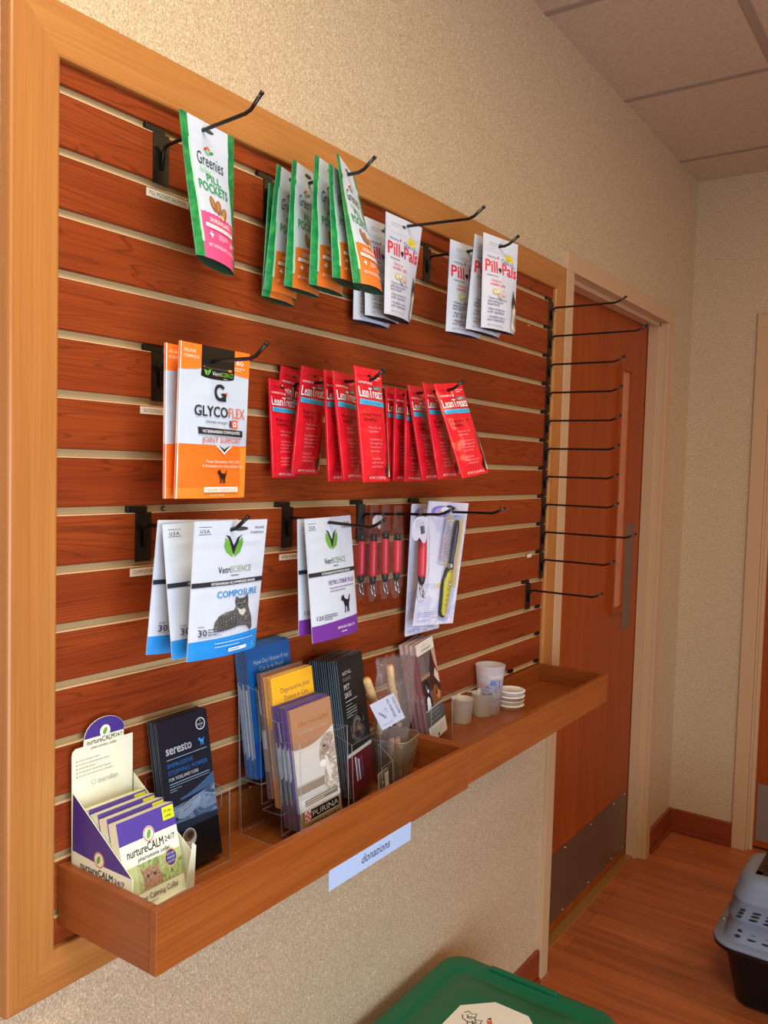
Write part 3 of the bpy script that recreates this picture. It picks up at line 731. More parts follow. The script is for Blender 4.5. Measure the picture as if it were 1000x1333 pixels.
# orange and white joint pouch
CATSIT = [(0, 0), (1.5, 8), (0.5, 14), (-1.5, 18), (-3, 21), (-6, 20.5), (-8, 22), (-8.5, 26), (-6, 27.5), (-6, 31), (-4, 28.5), (-1.5, 29), (0.5, 31.5), (1, 27), (2, 24), (6, 23), (12, 21), (15, 22), (17, 26), (20, 29), (22, 28.5), (20, 26), (18.5, 20), (16, 15), (15, 8), (16, 1), (13, 0), (12.5, 6), (11, 9), (10.5, 1), (8, 0), (8.5, 9), (6, 12), (4, 10), (3.5, 1), (2.5, 0)]
def glyco():
    a = Art(127, 203); O = (240, 112, 34)
    a.rect(2, 2, 125, 201, (190, 204, 222))
    a.band(0, 127, 0, lambda u: 72 - 11 * math.exp(-((u - 76) / 7.0) ** 2), O, 3.5)
    a.band(0, 127, 0, 14, (240, 134, 44)); a.band(112, 127, 0, 70, (246, 150, 56))
    a.band(0, 46, lambda u: 168 + 6 * (u / 46) ** 2, 203, (238, 122, 40), 5); a.band(84, 127, lambda u: 168 + 6 * ((127 - u) / 43) ** 2, 203, (238, 122, 40), 5)
    a.band(38, 98, lambda u: 160 + 3 * abs((u - 68) / 30) ** 3, 203, (22, 22, 22), 5)
    a.rect(38, 174, 98, 174.6, (90, 90, 90))
    a.text('FELINE', 8, 191, 6, (250, 226, 200), w=20); a.text('FORMULA', 8, 184, 6, (250, 226, 200), w=26)
    a.text('60', 108, 184, 9, (250, 240, 230), w=13, al='c', bold=0.03); a.fuzz(98, 179, 20, 2, 3, (250, 226, 200), 1, 3)
    a.poly([(42, 172), (45, 166), (48, 164), (48, 170)], (110, 190, 60)); a.poly([(55, 173), (52, 166), (49, 164), (49, 171)], (90, 176, 60))
    a.text('Vetri', 57, 165, 8, (235, 240, 235), w=15, bold=0.01); a.text('SCIENCE', 73, 165, 8, (120, 190, 70), w=22); a.fuzz(78, 161.5, 12, 1, 2, (180, 180, 180), 1, 6)
    k = (34, 36, 44)
    # monogram
    a.ring(72, 143, 7, 11.5, k, 20, 40, 330); a.rect(71, 131.5, 83, 136, k); a.rect(78.5, 134, 83, 143, k); a.rect(74, 139, 83, 142.5, k); a.rect(82, 141, 85.5, 142.8, (240, 100, 40)); a.rect(82.9, 139, 84.6, 144.6, (240, 100, 40))
    a.text('GLYCO', 26, 110, 20, k, w=59, bold=0.03); a.text('FLEX', 87, 110, 20, (226, 100, 60), w=33, bold=-0.004)
    a.text('Ultimate strength', 44, 101, 5.5, (70, 74, 84), w=40); a.rect(92, 96, 104, 107, (228, 96, 54)); a.ring(98, 101.5, 2, 3.6, (240, 240, 244), 12); a.rect(88, 97, 92, 106, (60, 64, 84))
    a.band(32, 114, lambda u: 86 - 0.02 * (u - 32), lambda u: 95 - 0.02 * (u - 32), k); a.poly([(30, 95), (36, 86), (36, 95)], k)
    a.text('VETERINARIAN FORMULATED', 73, 88, 5.5, (236, 240, 244), w=70, al='c', bold=0.02)
    a.text('JOINT SUPPORT', 74, 75, 10.5, (232, 92, 44), w=73, al='c', bold=0.008)
    a.band(62, 90, lambda u: 58 + 12 * (abs(u - 76) / 14) ** 0.7, lambda u: 62 + 10 * (abs(u - 76) / 14) ** 0.7, (244, 236, 230), 1.5)
    a.band(66, 86, lambda u: 61 + 9 * (abs(u - 76) / 10) ** 0.7, lambda u: 66 + 5 * (abs(u - 76) / 10) ** 0.7, k, 1.2)
    a.text('Perna, Glucosamine, MSM, DMG', 76, 48, 5.6, (252, 226, 206), w=64, al='c', bold=0.01); a.text('& Antioxidants for Advanced Joint Care', 76, 42, 5.6, (252, 226, 206), w=78, al='c', bold=0.01)
    a.poly(CATSIT, (36, 24, 20), 70, 20, 0.62)
    a.band(40, 104, 8.5, 15.5, (250, 236, 226)); a.text('FELINE FORMULA', 72, 9.6, 6, (226, 130, 70), w=56, al='c', bold=0.01)
    a.fuzz(50, 4.2, 46, 1, 2, (250, 200, 160), 1, 2)
    a.rect(0, 0, 1.4, 203, (240, 240, 244))
    return a
GL = glyco(); GG = 'orange and white joint supplement pouches'
Sheet((214, 446), (212, 649), 0.103, 0.127, T=0.006, seed=41, yaw=3).build('supplement_pouch', GL, PF, col((222, 120, 50), 0.4), col((190, 90, 30)), 'rear orange and white joint pouch, only its left edge showing', GG)
Sheet((233, 443), (226, 649), 0.107, 0.138, T=0.009, seed=42, yaw=3, crease=0.0014).build('supplement_pouch', GL, PF, col((222, 120, 50), 0.4), col((190, 90, 30)), 'front orange and white joint support pouch with black top panel and small black cat', GG)

# red treat packets
RED = col((206, 28, 42), 0.2)
def lean():
    a = Art(92, 195); a.rough = 0.2
    a.rect(1, 1, 91, 194, (218, 30, 46))
    a.text('LEAN TREATS', 12, 178, 6, (130, 20, 30), w=44); a.ell(46, 181, 6, 2.6, (60, 14, 18))  # the dark ellipse is painted shade for the hang hole
    a.text('covetrus', 8, 167, 7.5, (250, 226, 230), w=38, bold=0.02); a.ell(50, 168, 2.2, 2.2, (250, 240, 240)); a.fuzz(62, 179, 24, 2, 4, (250, 200, 205), 1.6, 5)
    a.text('LeanTreats', 7, 143, 25, (120, 60, 70), w=80, bold=0.05); a.text('LeanTreats', 7, 143.6, 25, (250, 248, 250), w=80, bold=0.018)
    a.rect(56, 158, 84, 165, (110, 116, 120)); a.fuzz(58, 160, 24, 1, 2, (220, 222, 224), 1.4, 6)
    a.band(6, 88, lambda u: 131 - 0.02 * u, lambda u: 140 - 0.02 * u, (58, 178, 226)); a.text('Nutritional Rewards', 47, 132.4, 5.6, (30, 110, 160), w=68, al='c')
    a.text('Keep your cat', 12, 112, 8.5, (96, 14, 24), w=58); a.text('healthy', 14, 103, 8.5, (96, 14, 24), w=34)
    lc = (240, 140, 150)
    for i, (t, w) in enumerate([('Made with real', 40), ('ingredients', 30), (None, 0), ('Supplements to', 44), ('help support the', 44), ('functions and', 38), ('good sense', 32), (None, 0), ('Available', 28), ('only from your', 40), ('veterinarian', 34)]):
        if t: a.text(t, 22, 90 - i * 6.6, 6.2, lc, w=w)
    a.poly([(91, 100), (91, 8), (82, 8), (76, 14), (72, 22), (78, 30), (84, 36), (80, 46), (86, 60), (86, 80), (89, 92)], (64, 44, 44)); a.poly([(91, 92), (91, 8), (86, 8), (88, 30), (87, 50), (90, 66)], (224, 206, 186)); a.ell(78, 20, 4, 4.5, (26, 20, 22))
    a.text('NET WT. 3.5 OZ (99.2 g)', 46, 5, 6, (252, 226, 230), w=56, al='c', bold=0.012)
    a.rect(0, 0, 0.8, 195, (236, 120, 128))
    return a
LT = lean(); RB = col((170, 24, 36), 0.3); RGa = 'left bunch of red treat packets'; RGb = 'right bunch of red treat packets'
LA = [((349, 492), (354, 622), 0.374, 12, 'leftmost red packet in the left bunch, set back against the board'), ((365.5, 475.5), (350.5, 616), 0.411, 10, 'second red packet in the left bunch, leaning outward at its foot'),
      ((392, 475.5), (378.5, 617), 0.411, 9, 'third red packet in the left bunch with a pale shiny top edge'), ((421, 480.6), (426.5, 627), 0.413, 10, 'fourth red packet in the left bunch, only a narrow strip showing'),
      ((431.5, 482), (446, 625), 0.411, 12, 'red packet tucked just behind the front one of the left bunch'), ((460, 475.5), (472, 628), 0.411, 6, 'front red packet of the left bunch, tallest and brightest')]
LB = [((501, 503), (505, 625), 0.676, 8, 'rearmost red packet in the right bunch'), ((513, 504), (511, 626), 0.676, 10, 'second red packet from the board in the right bunch'), ((527, 508), (526, 627), 0.676, 10, 'third red packet from the board in the right bunch, with a bright glint'),
      ((530, 501), (549, 626), 0.676, 8, 'fourth red packet from the board in the right bunch'), ((549.5, 498), (570, 624), 0.676, 4, 'red packet right behind the front one of the right bunch'), ((564, 500), (601, 623), 0.676, -6, 'front red packet of the right bunch, tilted and at the far right')]
for j, (lst, gp) in enumerate(((LA, RGa), (LB, RGb))):
    for i, (tl, bl, x, yw, lb) in enumerate(lst):
        Sheet(tl, bl, x, 0.088 if j == 0 else 0.092, yaw=yw, T=0.007, seed=50 + 10 * j + i, mode='pillow', crease=0.0024).build('treat_packet', LT, RED, RB, None, lb, gp, cat='packet')

# white and blue / purple pouches
def leaves(a, x, y, s):
    a.poly([(-1, 0), (-9, 5), (-13, 12), (-12, 21), (-7, 18), (-2, 10)], (104, 168, 60), x, y, s); a.poly([(1, 0), (9, 5), (12, 13), (11, 21), (6, 17), (2, 10)], (96, 160, 58), x, y, s)
    a.poly([(0, 2), (-3, 10), (-8, 20), (-12, 24), (-6, 22), (0, 12)], (34, 34, 56), x, y, s); a.poly([(0, 2), (3, 10), (7, 20), (11, 24), (4, 20), (0, 12)], (34, 34, 56), x, y, s)
TAB = mottle('tabby', [(34, 36, 38), (96, 98, 98), (56, 58, 60), (160, 160, 158)], 170, 0.5, 3, (1, 1, 1.8), 1.5)
def vetri(kind):
    a = Art(130, 190); k = (40, 42, 52)
    a.rect(1, 1, 129, 189, (196, 207, 223))
    if kind == 'c': c = (30, 138, 222); vv = lambda u: 26 + 3 * (u / 130) ** 1.0
    else: c = (110, 50, 150); vv = lambda u: 25 + 0.03 * u
    a.band(0, 130, 0, vv, c)
    a.rect(8, 181.5, 29, 182.2, k); a.text('U.S.A.', 10, 174, 6.5, k, w=17, bold=0.03); a.rect(8, 171.5, 29, 172.2, k)
    a.text('FELINE', 124, 177, 5, k, w=17, al='r'); a.text('FORMULA', 124, 170, 5, k, w=24, al='r')
    a.ell(80, 178, 14, 3, (60, 64, 74)) if kind == 'c' else a.ell(70, 181, 10, 2.4, (90, 94, 104))  # hang slot, its shade painted on the front
    leaves(a, 70, 138, 1.35)
    a.text('Vetri', 43, 117, 13, k, w=22, bold=0.012); a.text('SCIENCE', 66, 117, 13, (140, 160, 120), w=38, bold=-0.008); a.fuzz(66, 112, 24, 1, 2, k, 1.3, 4)
    a.band(0, 130, 100, 106.5, k); a.text('VETERINARIAN RECOMMENDED BRAND', 72, 101.3, 5, (230, 236, 240), w=82, al='c', bold=0.02)
    if kind == 'c':
        a.text('COMPOSURE', 80, 83, 13, (26, 134, 204), w=76, al='c', bold=0.022)
        a.poly([(36, 40), (38, 50), (46, 58), (58, 62), (72, 63), (76, 68), (74, 76), (76, 83), (82, 79), (92, 79), (99, 84), (101, 76), (101, 66), (106, 54), (110, 44), (112, 34), (108, 30), (98, 38), (84, 40), (70, 38), (54, 36), (40, 36)], TAB)
        a.poly([(78, 66), (84, 56), (90, 54), (96, 60), (92, 64), (85, 63)], (196, 196, 192)); a.ell(82, 70, 1.8, 1.2, (30, 32, 30)); a.ell(92, 70, 1.8, 1.2, (30, 32, 30)); a.ell(87, 64, 1.5, 1, (70, 60, 60))
        for q in range(7): a.stroke([(42 + 5 * q, 38), (46 + 5 * q, 47), (44 + 5 * q, 57)], 1.0, (50, 52, 54))
        for q in range(4): a.stroke([(77 + 6 * q, 74), (79 + 6 * q, 80)], 0.9, (44, 46, 48))
        a.text('30', 12, 33, 13, (40, 44, 60), w=13, bold=0.01); a.fuzz(27, 40, 24, 3, 3.4, (90, 94, 110), 1.4, 5); a.rect(12, 31, 50, 31.5, (140, 144, 160)); a.fuzz(12, 45, 16, 1, 2, (120, 124, 140), 1.2, 8)
        a.fuzz(38, 20, 76, 2, 5, (170, 214, 246), 1.4, 3); a.band(62, 100, 6, 11, (226, 240, 250)); a.fuzz(65, 7.6, 32, 1, 2, (50, 130, 200), 1.6, 3)
    else:
        a.text('VETRI LYSINE PLUS', 84, 84, 9.5, (112, 50, 150), w=76, al='c', bold=0.01); a.fuzz(48, 78, 72, 2, 4.6, (120, 120, 150), 1.5, 7)
        a.poly(CATSIT, (26, 24, 34), 84, 36, 0.95)
        a.text('120', 10, 33, 9, (40, 44, 60), w=15); a.fuzz(27, 38, 34, 3, 3.2, (90, 94, 110), 1.3, 5)
        a.text('IMMUNE HEALTH', 86, 13, 6, (236, 220, 244), w=52, al='c', bold=0.02); a.fuzz(70, 7.5, 28, 1, 2, (230, 210, 240), 1.5, 3)
    return a
VC = vetri('c'); VP = vetri('v'); BG = 'white and blue pouches'
UB = col((190, 200, 214), 0.4)
for tl, bl, x, yw, lb, sd in (((205.5, 677), (190, 852.5), 0.078, -6, 'rear white and blue pouch, leftmost of the three', 71), ((211, 683), (224, 859), 0.078, -4, 'middle white and blue pouch of the three', 72), ((253, 679), (243, 862), 0.08, -2, 'front white and blue pouch showing the lying tabby cat', 73)):
    Sheet(tl, bl, x, 0.128, yaw=yw, yawb=yw + 4, T=0.009, seed=sd, crease=0.0014).build('supplement_pouch', VC, PF, UB, col((30, 110, 180)), lb, BG)
for tl, bl, x, yw, lb, sd in (((387, 676), (389, 828), 0.388, 2, 'rear white and purple pouch, only its left edge showing', 81), ((396, 676), (407, 838), 0.386, 2, 'front white and purple pouch with the small black cat', 82)):
    Sheet(tl, bl, x, 0.128, yaw=yw, T=0.008, seed=sd, crease=0.0012).build('supplement_pouch', VP, PF, UB, col((90, 40, 130)), lb, 'white and purple pouches')
# ------------------------------------------------------------------ grooming comb cards
PALE = mottle('card_print', [(206, 214, 240), (226, 230, 246), (196, 204, 236), (232, 226, 240)], 26, 0.35)
def comb_card(tl, bl, x, W, yaw, label, dyb=0.0):
    sh = Sheet(tl, bl, x, W, yaw=yaw, T=0.0, crease=0.0, mode='flat', dyb=dyb); H = sh.H * 1000; Wm = W * 1000
    o = thing('grooming_comb_card', sh.BL, label, 'comb', 'grooming combs on cards')
    a = Art(Wm, H)
    a.rect(0, 0, Wm, H, PALE)
    a.band(Wm*.45, Wm - 6, H * 0.30, H - 22, (222, 202, 156)); a.band(8, Wm * 0.62, lambda u: H * 0.34, lambda u: H * 0.34 + (H * 0.62 - 22) * (1 - ((u - 8) / (Wm * 0.62)) ** 1.5), (222, 226, 244))
    a.ell(Wm * 0.33, H - 20, Wm * 0.24, 12, (128, 140, 214)); a.ell(Wm * 0.3, H - 22, Wm * 0.12, 9, (206, 170, 214)); a.ell(Wm * 0.42, H - 16, Wm * 0.1, 6, (240, 244, 250))
    a.ell(Wm * 0.78, H - 28, Wm * 0.18, 7, (196, 206, 240)); a.text('GRIPSOFT', Wm * 0.78, H - 30, 6, (110, 124, 200), w=Wm * 0.28, al='c'); 
    a.ell(Wm * 0.52, H - 9, 9, 2.6, (60, 60, 66))  # card's hang slot as a painted patch of shade
    a.fuzz(10, 26, Wm * 0.5, 3, 4, (150, 160, 210), 1.2, 4); a.stroke([(Wm * .42, 14), (Wm * .47, 18), (Wm * .52, 14), (Wm * .57, 18), (Wm * .6, 13)], 0.9, (110, 120, 200))
    a.fuzz(10, 10, Wm * 0.3, 2, 3.4, (150, 160, 210), 1.0, 9)
    mb = MB(); r = 5; pts = []
    for cx, cy, a0 in ((r, r, 180), (Wm - r, r, 270), (Wm - r, H - r, 0), (r, H - r, 90)):
        for k in range(5): t = math.radians(a0 + 22.5 * k); pts.append((cx + r * math.cos(t), cy + r * math.sin(t)))
    f = [sh.at(u / 1000, v / 1000, 0) for u, v in pts]; b = [p + (sh.wt.cross(sh.e)) * -0.0012 for p in f]; n = len(f)
    cm = col((214, 220, 240), 0.4)
    mb.add(f + b, [tuple(range(n)), tuple(range(2 * n - 1, n - 1, -1))] + [(i, i + n, (i + 1) % n + n, (i + 1) % n) for i in range(n)], cm)
    a.put(mb, sh.at); mb.build('backing_card', o, origin=sh.BL)
    # the comb: tilted slightly, seated in a raised clear blister
    nn = sh.wt.cross(sh.e)
    def L(u, v, h): return sh.BL + sh.wt * (u / 1000) + sh.e * (v / 1000) + nn * (h / 1000)
    tx, ty, bx, by = Wm * 0.72, H * 0.86, Wm * 0.66, H * 0.06      # shaft top, handle end
    def P(t, s=0.0, h=7): # along the tool
        dx, dy = bx - tx, by - ty; l = math.hypot(dx, dy); return L(tx + dx * t - dy / l * s * -1, ty + dy * t + dx / l * s * -1, h)
    mb = MB(); mb.tube([P(0.0), P(0.06), P(0.2), P(0.4), P(0.46)], 0.004, col((58, 60, 66), 0.3), 12, radii=[0.003, 0.0052, 0.0056, 0.0044, 0.006]); mb.build('shaft', o, origin=sh.BL)
    mb = MB(); mb.tube([P(0.44), P(0.47), P(0.5)], 0.0065, col((176, 178, 184), 0.2, 0.8), 14); mb.build('ferrule', o, origin=sh.BL)
    def grip(ws, h0, mat, name, z0, par=None):
        mb = MB(); rows = []
        for t, w in ws: rows.append([P(t, w * math.cos(PI * k / 8), h0 + z0 * math.sin(PI * k / 8)) for k in range(9)])
        vs = [p for r_ in rows for p in r_]; mb.add(vs, [(i * 9 + k, i * 9 + k + 1, (i + 1) * 9 + k + 1, (i + 1) * 9 + k) for i in range(len(rows) - 1) for k in range(8)] + [tuple(range(9)), tuple((len(rows) - 1) * 9 + k for k in range(9))[::-1]], mat, True)
        return mb.build(name, par or o, origin=sh.BL)
    gh = grip([(0.49, 8), (0.53, 11), (0.62, 15), (0.72, 14.5), (0.84, 12), (0.95, 10), (0.99, 6), (1.0, 1)], 1, col((54, 52, 34), 0.4), 'handle', 9)
    g2 = grip([(0.505, 5), (0.54, 8.5), (0.62, 12.5), (0.7, 12), (0.84, 9.5), (0.94, 8), (0.975, 4)], 4, col((214, 200, 20), 0.35), 'grip_inlay', 7.5, gh)
    mb = MB()
    for t in (0.62, 0.70, 0.76, 0.81, 0.86): mb.tube([P(t, -4, 10.8), P(t + 0.004, 0, 11.6), P(t, 4, 10.8)], 0.0007, col((120, 110, 10)), 6)
    mb.tube([P(0.655, -1, 11), P(0.665, 1, 12.2)], 0.0038, col((200, 200, 206), 0.2, 0.6), 12)
    mb.build('grip_ribs', gh, origin=sh.BL)
    mb = MB()
    for k in range(17):
        t = 0.03 + 0.36 * k / 16; mb.tube([P(t, 4, 7), P(t, 24, 7)], 0.0007, col((190, 192, 200), 0.2, 0.7), 5)
    mb.build('comb_teeth', o, origin=sh.BL)
    mb = MB()
    mb.add([P(0.0, 7, 3), P(0.0, 32, 3), P(0.42, 32, 3), P(0.42, 7, 3)], [(0, 1, 2, 3)], mottle('holo', [(214, 214, 226), (190, 200, 214), (226, 190, 190), (236, 238, 240)], 60, 0.2)); mb.build('tooth_guard', o, origin=sh.BL)
    mb = MB(); out = []
    ring = [(-.04, 8), (-.05, -2), (-.04, -10), (.2, -11), (.44, -12), (.55, -17), (.7, -18), (.9, -14), (1.02, -8), (1.04, 0), (1.02, 8), (.9, 14), (.7, 18), (.55, 17), (.46, 14), (.46, 36), (.2, 38), (-.03, 36)]
    lo = [P(t, s, 0.4) for t, s in ring]; hi = [P(0.5 + (t - 0.5) * 0.97, s * 0.86 + (2.5 if s > 20 else 0), 14) for t, s in ring]; n = len(ring)
    mb.add(lo + hi, [(i, (i + 1) % n, (i + 1) % n + n, i + n) for i in range(n)] + [tuple(range(n, 2 * n))], MATS['blister']); mb.build('blister', o, origin=sh.BL)
comb_card((536, 656), (527, 829), 0.800, 0.135, 0, 'rear pale card with a comb, seen behind the hanging red tools', 0.0)
comb_card((558, 652), (537, 815), 0.797, 0.118, -14, 'front card with a yellow and black handled grooming comb in a clear blister', -0.005)

# ------------------------------------------------------------------ red handled tools in sleeves
def tool(px, zt, zb, label, tag_=False, tilt=0.0, w=0.034):
    y = atX((px, 700), 0.664).y
    x = 0.664; zr = 1.399
    o = thing('tick_remover_tool', (x, y, zb), label, 'tool', 'red handled tools in plastic sleeves')
    cx = x + 0.004
    def q(z, dx=0.0, dy=0.0): return (cx + dx + tilt * (zr - z), y + dy, z)
    mb = MB(); mb.tube([q(zt), q(zt - 0.004), q((zt + zb) / 2), q(zb + 0.004), q(zb)], 0.0078, col((206, 30, 48), 0.35), 14, radii=[0.0072, 0.008, 0.0086, 0.008, 0.0074])
    hd_ = mb.build('handle', o, origin=(x, y, zb))
    mb = MB(); mb.tube([q(zt + 0.013), q(zt + 0.010), q(zt - 0.0005)], 0.007, BLACK, 12, radii=[0.0045, 0.0066, 0.0074]); mb.build('end_cap', hd_, origin=(x, y, zb))
    mb = MB(); mb.tube([q(zb + 0.0005), q(zb - 0.008), q(zb - 0.014)], 0.007, BLACK, 12, radii=[0.0076, 0.0064, 0.0046]); mb.build('collar', hd_, origin=(x, y, zb))
    mb = MB(); st = col((170, 172, 176), 0.2, 0.9)
    for s in (-1, 1): mb.tube([q(zb - 0.013, s * 0.0015), q(zb - 0.022, s * 0.005), q(zb - 0.032, s * 0.004, -0.003), q(zb - 0.038, s * 0.001, -0.006)], 0.0017, st, 8)
    mb.build('jaw', o, origin=(x, y, zb))
    mb = MB(); rows = []; nz = 12; nk = 16
    for i in range(nz + 1):
        z = zr + 0.006 + (zb - 0.048 - zr - 0.006) * i / nz; f = i / nz
        ww = w / 2 * (0.75 + 0.25 * math.sin(PI * f)) * (0.55 if i == nz else 1); th = 0.002 + 0.0085 * sm((f - 0.12) / 0.2) * sm((1.0 - f) / 0.15)
        rows.append([V(q(z, ww * math.cos(2 * PI * k / nk) + 0.0015 * noise.noise(V((i * .7, k * .9, px))), th * math.sin(2 * PI * k / nk) + 0.0015 * noise.noise(V((i * .9, k, px + 9))))) for k in range(nk)])
    vs = [p for r_ in rows for p in r_]
    mb.add(vs, [(i * nk + k, i * nk + (k + 1) % nk, (i + 1) * nk + (k + 1) % nk, (i + 1) * nk + k) for i in range(nz) for k in range(nk)], MATS['film'], True)
    mb.build('plastic_sleeve', o, origin=(x, y, zb))
    if tag_ is not None:
        tw, tc, tz = tag_
        mb = MB(); pts = [(-26, 2), (-27, -8), (-24, -18), (-17, -22), (-9, -20), (-4, -15), (2, -17), (8, -22), (15, -21), (18, -14), (20, 0), (24, 10), (25, 18), (18, 22), (4, 21), (-8, 18), (-18, 12)]
        aa = Art(60, 60); aa.poly(pts, tc, 0, 0, tw); aa.fuzz(-16 * tw, 10 * tw, 20 * tw, 5, 3, (140, 144, 170), 0.9, 3, rot=15)
        if tw > 0.8:
            for k in range(13): aa.stroke([(2 + k * 0.95, -10 + k * .35), (-2 + k * 0.95, 4 + k * .35)], 0.5 if k % 3 else 0.9, (40, 44, 60))
            aa.ell(6, 12, 1.2, 1.6, (90, 110, 170))
        fn = lambda u, v, h: V((cx + u + (-0.026 if tw > .8 else -0.004), y - 0.011 - h, tz + v - u * 0.2))
        aa.put(mb, fn); 
        vv = [fn(p[0] * tw / 1000, p[1] * tw / 1000, 0) for p in pts]; bb = [p + V((0, 0.0005, 0)) for p in vv]; n = len(vv)
        mb.add(vv + bb, [tuple(range(n)), tuple(range(2 * n - 1, n - 1, -1))] + [(i, i + n, (i + 1) % n + n, (i + 1) % n) for i in range(n)], col(tc, 0.5))
        mb.build('hang_tag', o, origin=(x, y, zb))
def zat(px, py): return atX((px, py), 0.664).z
tool(469.5, zat(469, 704), zat(469, 749), 'red handled tool nearest the board, partly behind the white and purple pouch', None)
tool(485, zat(485, 704), zat(485, 751), 'second red handled tool from the board', (0.62, (206, 208, 218), zat(480, 678)))
tool(500, zat(500, 701), zat(500, 748), 'third red handled tool from the board', None, 0.02)
tool(516, zat(516, 703), zat(516, 746), 'fourth red handled tool from the board, beneath the white tag', None)
tool(549, zat(549, 702), zat(549, 751), 'red handled tool nearest the viewer, overlapping the comb card', (1.12, (198, 203, 226), zat(534, 686)), w=0.04)

# ------------------------------------------------------------------ brochures and racks
def rounded(pts): return pts
class Flat:
    """a leaning sheet: bottom left corner, left edge top corner, width, turned about the upright by yaw"""
    def __init__(s, BL, TL, W, yaw=0.0):
        s.BL = V(BL); s.e = (V(TL) - s.BL); s.H = s.e.length; s.e.normalize()
        w = V((math.cos(math.radians(yaw)), math.sin(math.radians(yaw)), 0)); w -= s.e * w.dot(s.e); s.w = w.normalized(); s.n = s.w.cross(s.e).normalized(); s.W = W
    def at(s, u, v, h): return s.BL + s.w * u + s.e * v + s.n * h
    def slab(s, mb, th, bands, mat=None, curve=0.0):
        """a folded leaflet, th thick, coloured along its height by bands of (fraction from, to, colour)"""
        for a, b, c in bands:
            v0, v1 = a * s.H, b * s.H
            p = [s.at(0, v0, -th), s.at(s.W, v0, -th), s.at(s.W, v0, 0), s.at(0, v0, 0)]; q = [s.at(0, v1, -th), s.at(s.W, v1, -th), s.at(s.W, v1, 0), s.at(0, v1, 0)]
            m_ = c if not isinstance(c, tuple) else col(c, 0.4)
            mb.hexa([p[3], p[2], p[1], p[0], q[3], q[2], q[1], q[0]], m_)
        if th < 0.006:   # worn paper fold along the left edge
            fe = col((128, 134, 146), 0.5); mb.add([s.at(-0.00012, 0, -th * .75), s.at(-0.00012, 0, -th * .45), s.at(-0.00012, s.H, -th * .45), s.at(-0.00012, s.H, -th * .75)], [(0, 1, 2, 3)], fe)
            mb.add([s.at(s.W, s.H + .0001, -th * .8), s.at(0, s.H + .0001, -th * .8), s.at(0, s.H + .0001, -th * .3), s.at(s.W, s.H + .0001, -th * .3)], [(0, 1, 2, 3)], fe)
def stack(name, kind, BL, TL, W, n, pitch, th, bands, art, label, rear_label, group, yaw=0.0, drop=0.0, jitter=0.0008, rear_bands=None, seed=3):
    R = random.Random(seed)
    for i in range(n):
        f = Flat(V(BL) + V((R.uniform(-1, 1) * jitter, 0, 0)) * (i > 0), V(TL) + V((R.uniform(-1, 1) * jitter, 0, 0)) * (i > 0), W, yaw)
        off = f.n * (-pitch * i) + f.e * (drop * i + (R.uniform(-1, 1) * jitter if i else 0)); f.BL = f.BL + off
        mb = MB(); f.slab(mb, th, bands if i == 0 or rear_bands is None else rear_bands[i % len(rear_bands)])
        if i == 0: art.put(mb, f.at, f.W, f.H, lift=0.00004, smooth=False)
        mb.build(name, label=label if i == 0 else rear_label, cat=kind, group=group, origin=f.BL)
def acrylic_box(mb, pts_side, x0, x1, th=0.002):
    pass
def panel(mb, a, b, c, d, th, mat='acrylic', emat='acrylic_edge', n=None):
    """clear sheet through four corners with its own thickness; edges get a paler material, the light they catch painted in"""
    a, b, c, d = map(V, (a, b, c, d)); n = (b - a).cross(d - a).normalized() * th
    p = [a, b, c, d]; q = [k + n for k in p]
    mb.add(p + q, [(0, 1, 2, 3), (7, 6, 5, 4)], MATS[mat]); mb.add(p + q, [(0, 4, 5, 1), (1, 5, 6, 2), (2, 6, 7, 3), (3, 7, 4, 0)], MATS[emat])

# -- dark flea collar leaflets in a clear rack
a = Art(100, 232); dk = (16, 26, 42)
a.rect(0, 0, 100, 232, dk)
WET = mottle('wet_coat', [(30, 42, 60), (70, 92, 122), (120, 144, 176), (44, 58, 80)], 30, 0.3, 5, (1, 1, 2), 1.2)
a.band(0, 100, 60, lambda u: 100 + 14 * (u / 100) ** 2, WET); a.band(30, 100, lambda u: 104 + 8 * (u / 100), lambda u: 110 + 22 * ((u - 30) / 70) ** 1.5, (56, 84, 122))
a.band(0, 100, 60, lambda u: 76 - 0.06 * u, (34, 48, 66)); a.rect(0, 0, 100, 61, (14, 18, 24))
a.text('seresto', 12, 180, 20, (236, 242, 250), w=50, bold=0.03); a.poly(CATSIT, (60, 150, 226), 80, 178, 0.42)
a.rect(12, 172, 92, 172.8, (160, 190, 220)); a.text('IMPRESSIVE', 12, 160, 9.5, (54, 130, 210), w=50, bold=0.03); a.text('STOPPING POWER', 12, 149, 9.5, (54, 130, 210), w=78, bold=0.03)
a.text('FOR TICKS AND FLEAS', 12, 140, 7, (236, 242, 250), w=58, bold=0.02); a.rect(12, 135, 92, 135.8, (160, 190, 220)); a.rect(12, 131.5, 92, 132, (160, 190, 220)); a.fuzz(12, 127, 22, 2, 3.4, (140, 150, 160), 1.0, 2)
wcol = (226, 232, 240); a.ring(84, 212, 8.2, 9.6, wcol, 24); a.text('BAYER', 84, 209.6, 5, wcol, w=12, al='c', bold=0.03); a.text('B', 84, 215.4, 4.5, wcol, al='c', bold=.03); a.text('Y', 84, 205.2, 4.5, wcol, al='c', bold=.03)
a.ell(45, 92, 26, 10, (130, 148, 172), 20); a.fuzz(30, 96, 34, 3, 4, (60, 74, 96), 1.4, 7, rot=18)
a.ell(38, 46, 14, 15, (190, 190, 192)); a.ell(38, 50, 11, 9, (110, 86, 66)); a.ell(40, 50, 6, 5, (60, 44, 40))
edge_b = [(0, 0.3, (20, 26, 34)), (0.3, 0.5, (60, 80, 108)), (0.5, 1.0, (18, 30, 46))]
